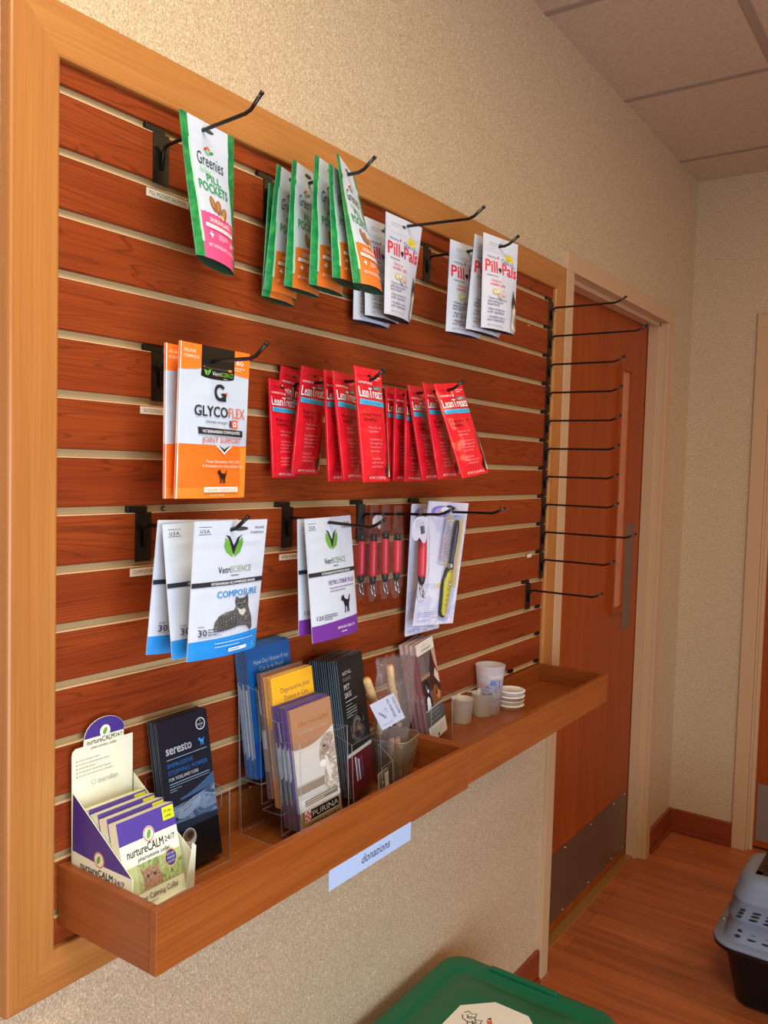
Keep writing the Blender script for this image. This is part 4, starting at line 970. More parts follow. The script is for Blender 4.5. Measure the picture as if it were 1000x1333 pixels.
stack('leaflet', 'leaflet', (0.150, -0.070, 0.888), (0.146, -0.0345, 1.1025), 0.096, 6, 0.0034, 0.0024, edge_b, a,
      'dark navy flea collar leaflet with wet coat picture leaning left of the tall clear rack', 'dark navy leaflet fanned behind the front one beside the purple display box', 'dark navy leaflets', drop=0.0006)
t = thing('leaflet_rack', (0.2, -0.06, TF1), 'low clear plastic rack holding the dark navy leaflets', 'rack')
mb = MB(); x0, x1 = 0.143, 0.252
panel(mb, (x0, -0.079, 0.8785), (x1, -0.079, 0.8785), (x1, -0.076, 0.985), (x0, -0.076, 0.985), 0.0018); mb.build('front_panel', t)
mb = MB(); panel(mb, (x1, -0.079, 0.8785), (x1, -0.022, 0.8785), (x1, -0.020, 0.99), (x1, -0.076, 0.985), 0.0018); mb.build('side_panel', t)
mb = MB(); panel(mb, (x0, -0.079, 0.8785), (x0, -0.022, 0.8785), (x0, -0.020, 0.99), (x0, -0.076, 0.985), 0.0018); mb.build('side_panel', t)
mb = MB(); panel(mb, (x0, -0.022, 0.8785), (x1, -0.022, 0.8785), (x1, -0.016, 1.02), (x0, -0.016, 1.02), 0.0018); mb.build('back_panel', t)
mb = MB(); mb.tube([(x1 + .001, -0.05, 0.985), (x1 + .002, -0.058, 0.974), (x1 + .002, -0.058, 0.955), (x1 + .001, -0.048, 0.945)], 0.0008, MATS['acrylic_edge'], 6); mb.build('finger_notch', t)

# -- three tier rack
def fold_pic(a, W, H): pass
XR0, XR1 = 0.3275, 0.4405
# blue leaflets
a = Art(108, 215); a.rect(0, 0, 108, 215, (16, 84, 152)); a.rect(0, 0, 108, 60, (12, 70, 140)); a.band(0, 108, 196, 215, (22, 76, 140))
a.text('How Do I Know if my', 58, 186, 10.5, (226, 222, 200), w=86, al='c', bold=0.006); a.text('Cat is in Pain?', 58, 174, 10.5, (226, 222, 200), w=60, al='c', bold=0.006); a.text('Feline Pain Management', 58, 164, 5.5, (190, 200, 214), w=62, al='c', shear=0.2)
a.rect(14, 60, 96, 150, (150, 170, 190)); a.ell(56, 104, 26, 34, (110, 120, 130)); a.ell(50, 118, 14, 16, (170, 160, 150))
bl = [(0, 0.16, (20, 104, 176)), (0.16, 0.72, (168, 190, 214)), (0.72, 1.0, (18, 88, 158))]
bl2 = [[(0, 0.18, (16, 96, 168)), (0.18, 0.7, (150, 176, 206)), (0.7, 1, (24, 100, 168))], bl, [(0, 0.14, (14, 84, 150)), (0.14, 0.68, (190, 204, 220)), (0.68, 1, (14, 78, 146))]]
stack('leaflet', 'leaflet', (0.333, -0.058, 0.972), (0.327, -0.0325, 1.180), 0.104, 8, 0.0033, 0.0026, bl, a, 'blue cat pain leaflet standing highest in the back tier of the clear rack', 'blue leaflet fanned behind the front blue one', 'blue leaflets', rear_bands=bl2, seed=5, drop=0.0005)
# brown leaflets behind the yellow ones, then the yellow ones
a = Art(108, 215); a.rect(0, 0, 108, 215, (236, 176, 40)); a.text('Degenerative Joint', 60, 186, 12, (96, 72, 70), w=76, al='c'); a.text('Disease in Cats', 60, 172, 12, (96, 72, 70), w=62, al='c'); a.text('Feline Health', 60, 160, 5.5, (226, 210, 170), w=36, al='c'); a.rect(12, 60, 96, 140, (196, 168, 130))
ye = [(0, 0.25, (214, 142, 50)), (0.25, 0.65, (190, 156, 122)), (0.65, 1.0, (236, 178, 42))]
ye2 = [[(0, 0.25, (206, 126, 50)), (0.25, 0.6, (170, 140, 116)), (0.6, 1, (240, 162, 70))], ye, [(0, 0.2, (200, 130, 60)), (0.2, 0.62, (186, 160, 140)), (0.62, 1, (244, 190, 90))]]
stack('leaflet', 'leaflet', (0.344, -0.104, 0.932), (0.337, -0.077, 1.1385), 0.102, 6, 0.0028, 0.0022, ye, a, 'yellow degenerative joint disease leaflet in the middle tier of the clear rack', 'yellow leaflet fanned behind the front yellow one', 'yellow leaflets', rear_bands=ye2, seed=6, drop=0.0004)
br = [(0, 0.22, (104, 58, 50)), (0.22, 0.4, (150, 130, 116)), (0.4, 0.55, (186, 192, 200)), (0.55, 0.78, (126, 106, 100)), (0.78, 1, (120, 76, 66))]
a2 = Art(108, 215); a2.rect(0, 0, 108, 215, (132, 90, 76))
stack('leaflet', 'leaflet', (0.341, -0.083, 0.945), (0.334, -0.0585, 1.1435), 0.102, 3, 0.0033, 0.0026, br, a2, 'brown leaflet right behind the yellow ones in the clear rack', 'brown leaflet behind the yellow ones in the clear rack', 'brown leaflets', seed=8)
# tan cat leaflets in the front tier, purple edged ones behind
a = Art(104, 205)
a.rect(0, 0, 104, 205, (206, 202, 196))
a.band(0, 104, lambda u: 138 + 18 * (u / 104) ** 1.6 - 6 * math.sin(PI * u / 104), 205, (168, 124, 94), 5)
a.text('Feline House-Soiling', 56, 172, 13, (222, 154, 60), w=78, al='c', bold=0.008, shear=0.0); a.text('Useful Information for Cat Owners', 52, 160, 6.4, (240, 226, 214), w=74, al='c', bold=0.01)
a.rect(0, 60, 78, 130, (214, 208, 200)); a.rect(0, 62, 70, 78, (150, 134, 116)); a.band(0, 70, 76, 79, (196, 186, 172))
FUR = mottle('kitten_fur', [(236, 230, 224), (200, 186, 172), (150, 128, 110), (240, 236, 230)], 90, 0.5, 4, (1, 1, 1.6), 1.0)
a.poly([(66, 60), (72, 92), (62, 102), (60, 116), (66, 130), (74, 140), (88, 146), (100, 140), (104, 120), (104, 44), (84, 40)], FUR)
a.poly([(62, 122), (66, 134), (78, 144), (94, 146), (102, 136), (92, 124), (80, 112), (68, 112)], mottle('kitten_head', [(120, 98, 82), (168, 148, 132), (196, 182, 170)], 160, 0.5))
a.ell(75, 126, 3, 2.4, (60, 50, 44)); a.ell(68, 98, 8, 6, (244, 240, 236)); a.ell(80, 88, 5, 22, (232, 222, 210), 10)
a.band(0, 104, 30, lambda u: 54 - 10 * u / 104, (232, 230, 230)); a.band(0, 104, 0, 34, (150, 118, 78)); a.band(14, 98, 40, 50, (142, 132, 112)); a.fuzz(16, 46, 76, 2, 4, (232, 228, 214), 1.4, 6)
a.fuzz(20, 36, 60, 2, 3.5, (220, 204, 170), 1.0, 12)
a.rect(10, 15, 100, 33, (232, 228, 220)); a.rect(25, 16, 99, 32, (18, 18, 18))
for i in range(3):
    for j in range(4):
        a.rect(11 + i * 4.4, 16 + j * 4, 15.2 + i * 4.4, 19.8 + j * 4, (214, 40, 66) if (i + j) % 2 == 0 else (240, 214, 218))
a.text('PURINA', 62, 19.5, 13.2, (244, 244, 240), w=68, al='c', bold=0.03); a.text('VETERINARY', 56, 3, 11, (50, 36, 26), w=86, al='c', bold=0.015)
tn = [(0, 0.16, (140, 112, 80)), (0.16, 0.68, (206, 204, 202)), (0.68, 1.0, (166, 122, 94))]
pu = [[(0, 0.22, (84, 50, 60)), (0.22, 0.42, (100, 104, 116)), (0.42, 0.68, (176, 184, 200)), (0.68, 1.0, (84, 52, 128))], [(0, 0.25, (110, 70, 72)), (0.25, 0.4, (60, 60, 70)), (0.4, 0.66, (200, 204, 214)), (0.66, 1.0, (70, 40, 112))], [(0, 0.2, (110, 62, 120)), (0.2, 0.45, (140, 140, 150)), (0.45, 0.7, (150, 160, 180)), (0.7, 1, (104, 70, 150))]]
stack('leaflet', 'leaflet', (0.3445, -0.144, 0.903), (0.3395, -0.1155, 1.0935), 0.102, 2, 0.0030, 0.0024, tn, a, 'tan leaflet with white kitten and black logo panel in the clear rack front tier', 'tan leaflet right behind the front kitten leaflet', 'tan leaflets', seed=11)
a2 = Art(108, 215); a2.rect(0, 0, 108, 215, (88, 56, 132))
stack('leaflet', 'leaflet', (0.342, -0.1372, 0.907), (0.3372, -0.1087, 1.0960), 0.103, 9, 0.0031, 0.0025, pu[0], a2, 'foremost of the purple edged leaflets behind the kitten leaflets', 'purple edged leaflet fanned behind the kitten leaflets', 'purple edged leaflets', rear_bands=pu, seed=12, drop=0.0003)
t = thing('brochure_rack', (0.385, -0.09, TF1), 'tall clear three tier rack full of blue, yellow and tan leaflets', 'rack')
for nm, x in (('side_panel', XR0 - 0.001), ('side_panel', XR1 + 0.006)):
    mb = MB(); prof = [(-0.032, TF1 + .0005), (-0.152, TF1 + .0005), (-0.164, 0.985), (-0.1475, 1.062), (-0.120, 1.045), (-0.098, 1.06), (-0.078, 1.10), (-0.06, 1.09), (-0.018, 1.128)]
    prof = [(-0.030, TF1 + .0005), (-0.158, TF1 + .0005), (-0.148, 1.052), (-0.112, 1.046), (-0.104, 1.075), (-0.068, 1.082), (-0.06, 1.118), (-0.017, 1.124)]
    n = len(prof); vs = [(x, y, z) for y, z in prof] + [(x + 0.002, y, z) for y, z in prof]
    mb.add(vs, [tuple(range(n)), tuple(range(2 * n - 1, n - 1, -1))], MATS['acrylic']); mb.add(vs, [(i, (i + 1) % n, (i + 1) % n + n, i + n) for i in range(n)], MATS['acrylic_edge'])
    mb.build(nm, t)
for nm, y0, z0, y1, z1 in (('front_panel', -0.158, TF1 + .0005, -0.148, 1.052), ('tier_panel', -0.115, TF1 + .02, -0.104, 1.075), ('tier_panel', -0.072, TF1 + .06, -0.061, 1.10), ('back_panel', -0.024, TF1 + .0005, -0.016, 1.124)):
    mb = MB(); panel(mb, (XR0 + .001, y0, z0), (XR1 + .006, y0, z0), (XR1 + .006, y1, z1), (XR0 + .001, y1, z1), 0.0018); mb.build(nm, t)
for nm, y0, y1, z in (('tier_floor', -0.156, -0.116, 0.900), ('tier_floor', -0.113, -0.074, 0.929), ('tier_floor', -0.07, -0.026, 0.968)):
    mb = MB(); panel(mb, (XR0 + .001, y0, z), (XR1 + .006, y0, z), (XR1 + .006, y1, z - 0.0), (XR0 + .001, y1, z), 0.0018); mb.build(nm, t)
mb = MB()
for y, z in ((-0.036, 0.953), (-0.036, 0.885), (-0.148, 0.885)): mb.lathe([(0.0, 0), (0.0022, 0.0), (0.0022, 0.001)], (XR0 + 0.012, y, z), MATS['acrylic_edge'], 10)
mb.build('rubber_bumper', t)

# -- black leaflets and their rack
a = Art(100, 222); a.rect(0, 0, 100, 222, (20, 28, 30)); a.rect(0, 0, 100, 64, (92, 18, 26)); a.rect(0, 64, 100, 70, (190, 186, 176))
a.text('NOT ALL', 14, 196, 8, (190, 200, 204), w=34, rot=0); a.text('FLEAS', 14, 186, 8, (120, 130, 134), w=30); a.text('PET', 14, 172, 12, (232, 236, 236), w=22, bold=0.03); a.text('SAFE', 14, 159, 12, (232, 236, 236), w=26, bold=0.03); a.rect(14, 152, 62, 153, (190, 194, 196)); a.rect(14, 146, 40, 146.6, (190, 194, 196)); a.fuzz(14, 140, 42, 4, 4.4, (170, 176, 178), 1.1, 3)
a.ell(52, 104, 30, 26, mottle('beetle', [(16, 16, 18), (40, 38, 38), (90, 88, 86)], 70, 0.25)); a.ring(50, 104, 12, 18, (96, 96, 96), 20, 30, 200); a.ell(56, 104, 6, 7, (120, 90, 70)); a.ell(57, 106, 2.4, 3, (20, 18, 18))
for k in range(5): a.rect(26 + 6 * k, 20, 29.5 + 6 * k, 60 - 3 * (k % 3), [(220, 224, 226), (90, 120, 170), (220, 224, 226), (140, 20, 30), (60, 84, 130)][k])
bk = [(0, 0.3, (70, 26, 32)), (0.3, 1.0, (22, 40, 50))]; bk2 = [bk, [(0, 0.28, (58, 24, 30)), (0.28, 1, (34, 62, 74))], [(0, 0.3, (40, 30, 34)), (0.3, 1, (18, 30, 40))]]
stack('leaflet', 'leaflet', (0.508, -0.118, 0.902), (0.496, -0.087, 1.139), 0.094, 13, 0.0044, 0.0034, bk, a, 'black leaflet with a dark insect picture between the tall rack and glass bowl', 'black leaflet in the thick stack behind the front black one', 'black leaflets', rear_bands=bk2, seed=15, drop=0.0002, yaw=10)
t = thing('leaflet_rack', (0.555, -0.09, TF1), 'clear plastic rack with a card pocket holding the black leaflets', 'rack')
x0, x1 = 0.500, 0.607; yy = -0.128
mb = MB(); panel(mb, (x0, yy, TF1 + .0005), (x1, yy + .016, TF1 + .0005), (x1 - .004, yy + .022, 1.0), (x0 - .004, yy + .006, 1.0), 0.0018); mb.build('front_panel', t)
for nm, x in (('side_panel', x0), ('side_panel', x1)):
    mb = MB(); d = 0 if x == x0 else 0.016; panel(mb, (x, yy + d, TF1 + .0005), (x, -0.022, TF1 + .0005), (x - .004, -0.018, 1.03), (x - .004, yy + d + 0.006, 1.0), 0.0018); mb.build(nm, t)
mb = MB(); p0 = V((0.553, -0.152, TF1 + .0005)); panel(mb, p0, p0 + V((0.046, 0.008, 0)), p0 + V((0.044, 0.012, 0.072)), p0 + V((-0.002, 0.004, 0.072)), 0.0016)
panel(mb, p0 + V((0.046, 0.008, 0)), p0 + V((0.046, 0.04, 0)), p0 + V((0.044, 0.044, 0.095)), p0 + V((0.044, 0.012, 0.072)), 0.0016); mb.build('card_pocket', t)
mb = MB(); f = Flat(p0 + V((0.004, 0.008, 0.003)), p0 + V((0.003, 0.012, 0.058)), 0.038, 10)
a = Art(38, 55); a.rect(0, 0, 38, 55, (120, 100, 88)); a.ell(12, 32, 8, 12, (70, 60, 56)); a.ell(14, 36, 3, 3, (214, 200, 186)); a.rect(22, 24, 38, 50, (214, 214, 206)); a.rect(22, 8, 38, 24, (50, 140, 160)); a.fuzz(3, 14, 14, 3, 3, (220, 214, 206), 1, 3)
f.slab(mb, 0.003, [(0, 1, (150, 136, 124))]); a.put(mb, f.at, f.W, f.H, smooth=False); mb.build('business_card', label='small card with a teal corner in the pocket right of the black leaflets', cat='card', origin=f.BL)

# -- nurture display box
pv, cream = (70, 52, 138), (232, 232, 208)
CR = col(cream, 0.45); PV = col(pv, 0.45)
t = thing('display_box', (0.07, -0.08, TF1), 'purple and cream cardboard display box with rounded header at the left end of the tray', 'display box')
bx0, bx1, by0, by1, bz = 0.0222, 0.1215, -0.1405, -0.0185, TF1 + 0.0005
mb = MB(); tc_ = 0.0012
def side(x, out):
    # back edge tall, sloping down to the front
    pr = [(by1, bz), (by1, 1.036), (by1 - 0.006, 1.032), (by0, 0.956), (by0, bz)]
    vs = [(x, y, z) for y, z in pr] + [(x + tc_, y, z) for y, z in pr]; n = 5
    mb = MB(); mb.add(vs, [tuple(range(n)), tuple(range(2 * n - 1, n - 1, -1))] + [(i, i + n, (i + 1) % n + n, (i + 1) % n) for i in range(n)], CR)
    if out:
        a = Art(121.5, 160); D = lambda y: (by1 - y) * 1000
        a.poly([(0.3, 157.2), (6, 153.6), (121.2, 78.6), (60, 78), (0.3, 81)], pv)
        a.ell(56, 84, 10.5, 10.5, (232, 226, 214)); a.ring(56, 84, 8.6, 10.2, (206, 130, 90)); a.ell(55, 84, 3, 6, (110, 164, 60), -25)
        a.text('nurtureCALM', 18, 63, 12.5, (40, 38, 50), w=66, bold=0.012); a.text('24/7', 87, 63, 9, (40, 38, 50), w=20)
        a.put(mb, lambda u, v, h: V((x - h, by1 - u, bz + v)))
    mb.build('side_panel', t)
side(bx0, True); side(bx1 - tc_, False)
mb = MB(); a = Art(100, 72); a.rect(0, 0, 86, 29, (214, 196, 170)); a.text('Modify Behavior', 22, 19, 8.5, (80, 66, 60), w=50, bold=.01); a.text('at Home', 36, 9, 8.5, (80, 66, 60), w=28, bold=.01)
a.poly([(74, 4), (77, 12), (74, 18), (78, 27), (88, 32), (97, 26), (95, 12), (87, 2)], (60, 36, 36)); a.ell(86, 18, 6.5, 8.5, (206, 150, 130))
fp = Flat((bx0, by0 - 0.0005, bz), (bx0, by0 - 0.0035, bz + 0.062), bx1 - bx0, 0)
vs = [(0, 0), (0.1005, 0), (0.1005, 0.115), (0.092, 0.122), (0.085, 0.112), (0.0, 0.062)]
vs = [(0, 0), (0.1005, 0), (0.1005, 0.088), (0.094, 0.094), (0.086, 0.034), (0.0, 0.030)]
F_ = [fp.at(u, v, 0) for u, v in vs]; B_ = [fp.at(u, v, -tc_) for u, v in vs]; n = len(vs)
mb.add(F_ + B_, [tuple(range(n)), tuple(range(2 * n - 1, n - 1, -1))] + [(i, i + n, (i + 1) % n + n, (i + 1) % n) for i in range(n)], CR); a.put(mb, lambda u, v, h: fp.at(u / 1000, min(v, 47) / 1000, h)) if False else sub(Art(1, 1), (0, 0), 1, a)
a.ops = [o_ for o_ in a.ops]; a.put(mb, lambda u, v, h: fp.at(u, v, h)); mb.build('front_panel', t)
mb = MB(); mb.box((bx0, by0, bz), (bx1, by1, bz + 0.001), CR); mb.build('bottom_panel', t)
# back card with rounded header
hd = Flat((bx0 + 0.0005, by1 + 0.001, bz), (bx0 + 0.0005, by1 + 0.004, 1.092), 0.0985, 0)
Hh = hd.H * 1000
pts = [(0, 0), (98.5, 0), (98.5, Hh - 9), (92, Hh - 9), (92, Hh + 4)] + [(48 + 44 * math.cos(math.radians(k)), Hh + 4 + 33 * math.sin(math.radians(k))) for k in range(12, 180, 12)] + [(4, Hh + 4), (4, Hh - 4), (0, Hh - 6)]
pts = [(0, 0), (98.5, 0), (98.5, Hh + 1), (83, Hh + 1), (83, Hh + 10)] + [(52 + 33 * math.cos(math.radians(k)), Hh + 10 + 25 * math.sin(math.radians(k))) for k in range(15, 180, 15)] + [(19, Hh + 10), (18, Hh + 1), (6, Hh + 1), (1, Hh - 3), (0, Hh - 8)]
mb = MB(); F_ = [hd.at(u / 1000, v / 1000, 0) for u, v in pts]; B_ = [hd.at(u / 1000, v / 1000, -tc_) for u, v in pts]; n = len(pts)
mb.add(F_ + B_, [tuple(range(n)), tuple(range(2 * n - 1, n - 1, -1))] + [(i, i + n, (i + 1) % n + n, (i + 1) % n) for i in range(n)], CR)
a = Art(98.5, Hh); a.poly([(83, Hh + 10)] + [(52 + 32.6 * math.cos(math.radians(k)), Hh + 10 + 24.6 * math.sin(math.radians(k))) for k in range(15, 180, 15)] + [(19, Hh + 10)], pv)
a.ell(52, Hh + 15, 8.5, 8.5, (226, 232, 220)); a.ell(52, Hh + 15, 3, 5, (110, 164, 60), -25)
a.text('nurtureCALM', 23, Hh + 1.5, 10, (50, 66, 46), w=44, bold=.01); a.text('24/7', 68.5, Hh + 2.5, 7, (50, 66, 46), w=12); a.text('pheromone collar', 50, Hh - 5, 5.5, (80, 84, 100), w=42, al='c', shear=0.2)
for k, w_ in enumerate((56, 82, 42, 84, 90)): a.fuzz(10, Hh - 17 - 5.2 * k, w_, 1, 3, (150, 154, 150), 1.0, k + 3); a.ell(7, Hh - 16.5 - 5.2 * k, .9, .9, (90, 90, 100))
a.text('meridian', 56, Hh - 54, 11, (170, 174, 172), w=32, al='c'); a.ring(33, Hh - 50, 3, 3.8, (176, 180, 176), 14)
a.put(mb, hd.at); mb.build('header_card', t)
# collar boxes inside the display box
def collar_art(front):
    a = Art(92, 118)
    a.rect(0, 0, 92, 118, (236, 236, 214)); a.rect(0, 92, 92, 118, (84, 66, 156)); a.rect(72, 101, 91, 116, (214, 224, 40)); a.text('30 day', 81, 109.5, 4.6, (70, 80, 20), w=13, al='c', bold=.01); a.text('collar', 81, 104, 4.6, (70, 80, 20), w=11, al='c', bold=.01)
    a.ell(46, 94, 9, 9, (240, 236, 226)); a.ring(46, 94, 7, 8.4, (206, 120, 80)); a.ell(46, 94, 3, 5.4, (110, 164, 60), -25)
    a.text('nurtureCALM', 9, 76, 14, (52, 48, 64), w=58, bold=.012); a.text('24/7', 69, 78, 9, (52, 48, 64), w=17); a.text('pheromone collar', 50, 69, 6.5, (100, 92, 140), w=52, al='c', shear=.1, bold=.01)
    GR = mottle('grass_photo', [(90, 120, 60), (150, 168, 96), (190, 196, 140), (70, 96, 44)], 90, 0.45, 4, (1, 1, .6), .8)
    a.rect(0, 36, 92, 66, GR); a.rect(0, 36, 20, 66, mottle('grass_light', [(206, 206, 160), (176, 190, 120)], 60, 0.45))
    a.poly([(26, 37), (28, 50), (24, 62), (31, 58), (40, 61), (48, 57), (54, 64), (54, 52), (58, 37)], mottle('kitten_photo', [(120, 72, 50), (206, 160, 128), (80, 54, 42), (230, 206, 186)], 330, 0.45, 3, (1, 1, 1), 1.5))
    a.ell(35, 50, 2.2, 1.6, (60, 70, 40)); a.ell(46, 50, 2.2, 1.6, (60, 70, 40)); a.ell(41, 44, 2, 1.4, (190, 120, 110))
    a.ell(74, 59, 10.5, 10.5, (226, 190, 90)); a.ell(74, 59, 9, 9, (70, 56, 136))
    for k, tt in enumerate(['NEW AND', 'IMPROVED', 'NOW WITH']): a.text(tt, 74, 62 - 4.4 * k, 4, (236, 236, 250), w=13, al='c', bold=.02)
    a.text('Feline Calming Collar', 12, 26, 8.6, (60, 60, 70), w=68, bold=.004); a.fuzz(18, 22, 46, 1, 2, (140, 140, 140), 1, 3)
    for k in range(4): a.fuzz(14, 15 - 4.6 * k, [66, 60, 52, 40][k], 1, 2, (120, 124, 130), 1, k + 9)
    return a
CA = collar_art(True)
for i in range(4):
    dy = 0.0192 * i; dz = 0.001 * i
    x = 0.0250 + 0.0005 * i
    f = Flat((x, by0 + 0.003 + dy, bz + 0.008 + dz), (x - 0.0005, -0.1035 + dy, 1.0165 + dz), 0.0930, 0)
    mb = MB(); f.slab(mb, 0.0155, [(0, 1, cream)])
    CA.put(mb, f.at, f.W, f.H, smooth=False)
    sa = Art(15, 115); sa.text('nurtureCALM', 5.5, 6, 7, (50, 50, 66), w=62, bold=.01, rot=90)
    sa.put(mb, lambda u, v, h, f=f: f.at(-h, v, -0.0155 + u), 0.0155, f.H, smooth=False)
    mb.build('collar_box', label=['front cream and purple cat calming collar box in the display box', 'second calming collar box, right behind the front one', 'third calming collar box from the front of the display box', 'rearmost calming collar box, against the header card'][i], cat='box', group='calming collar boxes', origin=f.BL)
# ------------------------------------------------------------------ square glass bowl with bagged tools
bc = V((0.673, -0.087, TF1 + 0.0005))
def sq_bowl(mat):
    mb = MB(); rows = []; nk = 48
    def ringp(z, r, wob):
        out = []
        for k in range(nk):
            a = 2 * PI * k / nk; c, s_ = math.cos(a), math.sin(a); m_ = (abs(c) ** 5 + abs(s_) ** 5) ** (-1 / 5.0)
            rr = r * m_ * (1 + wob * math.sin(12 * a + z * 60)); ca, sa = math.cos(0.22), math.sin(0.22); X, Y = rr * c, rr * s_
            out.append(bc + V((X * ca - Y * sa, X * sa + Y * ca, z)))
        return out
    prof = [(0.0, 0.001, 0), (0.0, 0.024, 0), (0.003, 0.029, 0), (0.012, 0.033, 0.0), (0.03, 0.037, 0.022), (0.055, 0.041, 0.026), (0.075, 0.0435, 0.016), (0.088, 0.0455, 0), (0.090, 0.0455, 0), (0.089, 0.0435, 0), (0.075, 0.0412, 0), (0.04, 0.0365, 0), (0.012, 0.030, 0), (0.006, 0.022, 0), (0.006, 0.001, 0)]
    vs = [p for z, r, w in prof for p in ringp(z, r, w)]
    mb.add(vs, [(i * nk + k, i * nk + (k + 1) % nk, (i + 1) * nk + (k + 1) % nk, (i + 1) * nk + k) for i in range(len(prof) - 1) for k in range(nk)], mat, True)
    rim = ringp(0.0895, 0.0445, 0); mb.tube(rim + rim[:2], 0.0014, MATS['glass_rim'], 6, caps=False)  # rim tube in a paler material, a painted-in highlight
    for k in list(range(22, 46, 2)):
        pts = [ringp(0.022 + 0.05 * j / 7, 0.0352 + 0.0065 * j / 7, 0)[k] + V((0.0012 * math.sin(j * 1.6 + k), 0, 0)) for j in range(8)]
        mb.tube(pts, 0.0011, MATS['glass_rim'], 6)
    return mb
o = sq_bowl(MATS['smoky_glass']).build('glass_bowl', label='square smoky glass bowl with wavy ribs at the right end of the left tray', cat='bowl', origin=bc)
t = thing('bagged_comb_set', tuple(bc + V((0, 0, 0.02))), 'clear bag of wooden handled combs with a white tag standing in the glass bowl', 'bagged combs')
WH = mottle('pale_wood', [(196, 158, 108), (214, 178, 128), (182, 144, 96)], 40, 0.45, 3, (6, 6, 1))
def handle(pts, radii, nm='wooden_handle'):
    mb = MB(); mb.tube(pts, 0.006, WH, 14, radii=radii); mb.build(nm, t)
T1 = atY((541 - 4, 870), -0.10); 
p1 = atY((507, 866), -0.098); p2 = atY((510, 893), -0.100); p3 = atY((518, 925), -0.104)
handle([p1, p1.lerp(p2, 0.15), p2, p2.lerp(p3, .5), p3, p3 + V((0.004, 0, -0.03))], [0.0065, 0.0078, 0.0072, 0.0062, 0.0066, 0.006])
p1 = atY((477, 884), -0.115); p2 = atY((484, 905), -0.112); p3 = atY((494, 935), -0.104)
handle([p1, p1.lerp(p2, 0.15), p2, p2.lerp(p3, .5), p3, p3 + V((0.006, 0.004, -0.03))], [0.006, 0.0078, 0.0082, 0.0074, 0.007, 0.006])
mb = MB(); 
for k in range(5):
    a0 = bc + V((-0.02 + 0.009 * k, -0.012 + 0.004 * (k % 3), 0.012)); mb.tube([a0, a0 + V((0.003, 0.002, 0.035)), a0 + V((0.004 - 0.002 * k, 0.004, 0.07))], 0.0048, WH, 10)
mb.build('wooden_handles_in_bowl', t)
mb = MB(); st = col((160, 160, 164), 0.22, 0.9); q = atY((520, 934), -0.116)
mb.tube([q, q + V((0.004, 0, -0.006)), q + V((0.012, 0, -0.008)), q + V((0.02, 0.002, -0.02))], 0.003, st, 8); q = atY((508, 946), -0.125); mb.tube([q, q + V((0.006, 0, 0.003)), q + V((0.014, 0, 0.0))], 0.003, st, 8); mb.build('metal_comb_head', t)
# tag
f = Flat(atY((498, 951), -0.139), atY((481, 918), -0.141), 0.044, 4); f.w = (atY((512, 902), -0.139) - atY((481, 918), -0.141)).normalized(); f.W = (atY((512, 902), -0.139) - atY((481, 918), -0.141)).length; f.n = f.w.cross(f.e).normalized()
a = Art(40, 48); a.rect(0, 0, 40, 48, (196, 206, 232)); a.text('1092', 3, 3, 6, (30, 32, 44), w=13, bold=.03, rot=90) if False else None
ink = (50, 54, 70)
a.text('FLEA COMB', 34, 42, 5.2, ink, w=30, rot=-90, bold=.01); a.text('ALL PURPOSE', 25, 44, 5.2, ink, w=34, rot=-90, bold=.01); a.text('$12', 17, 32, 4.0, (120, 124, 140), w=8, rot=-90); a.text('1092', 5, 28, 5.5, ink, w=14, rot=-60, bold=.02); a.fuzz(4, 6, 30, 1, 3, (150, 160, 190), .9, 3)
mb = MB(); f.slab(mb, 0.0006, [(0, 1, (196, 206, 232))]); a.put(mb, f.at, f.W, f.H, smooth=False); mb.build('price_tag', t)
# the bag itself
mb = MB(); rows = []; nk = 40; nz = 26
zb_, zt_ = bc.z + 0.012, 1.126
for i in range(nz + 1):
    fz = i / nz; z = zb_ + (zt_ - zb_) * fz
    inb = sm((0.075 - (z - bc.z)) / 0.03)
    rx = 0.032 * inb + (1 - inb) * (0.038 + 0.026 * sm((fz - 0.3) / 0.35)); ry = 0.030 * inb + (1 - inb) * (0.026 - 0.020 * sm((fz - 0.55) / 0.4))
    cx = bc.x + (1 - inb) * (-0.012 + 0.010 * (fz - .4)); cy = bc.y - 0.002 + (1 - inb) * (-0.008)
    row = []
    for k in range(nk):
        a_ = 2 * PI * k / nk; n_ = noise.noise(V((math.cos(a_) * 2.2, math.sin(a_) * 2.2, fz * 6))) * 0.007 + noise.noise(V((math.cos(a_) * 6, math.sin(a_) * 6, fz * 13 + 4))) * 0.0035
        rr = 1 + n_ / 0.04; top = 0.010 * noise.noise(V((k * 0.7, 3.1, 7.7))) * sm((fz - .8) / .2)
        row.append(V((cx + rx * rr * math.cos(a_), cy + ry * rr * math.sin(a_) + n_ * .3, z + top)))
    rows.append(row)
vs = [p for r_ in rows for p in r_]
mb.add(vs, [(i * nk + k, i * nk + (k + 1) % nk, (i + 1) * nk + (k + 1) % nk, (i + 1) * nk + k) for i in range(nz) for k in range(nk)], MATS['bag_film'], True)
mb.build('plastic_bag', t)

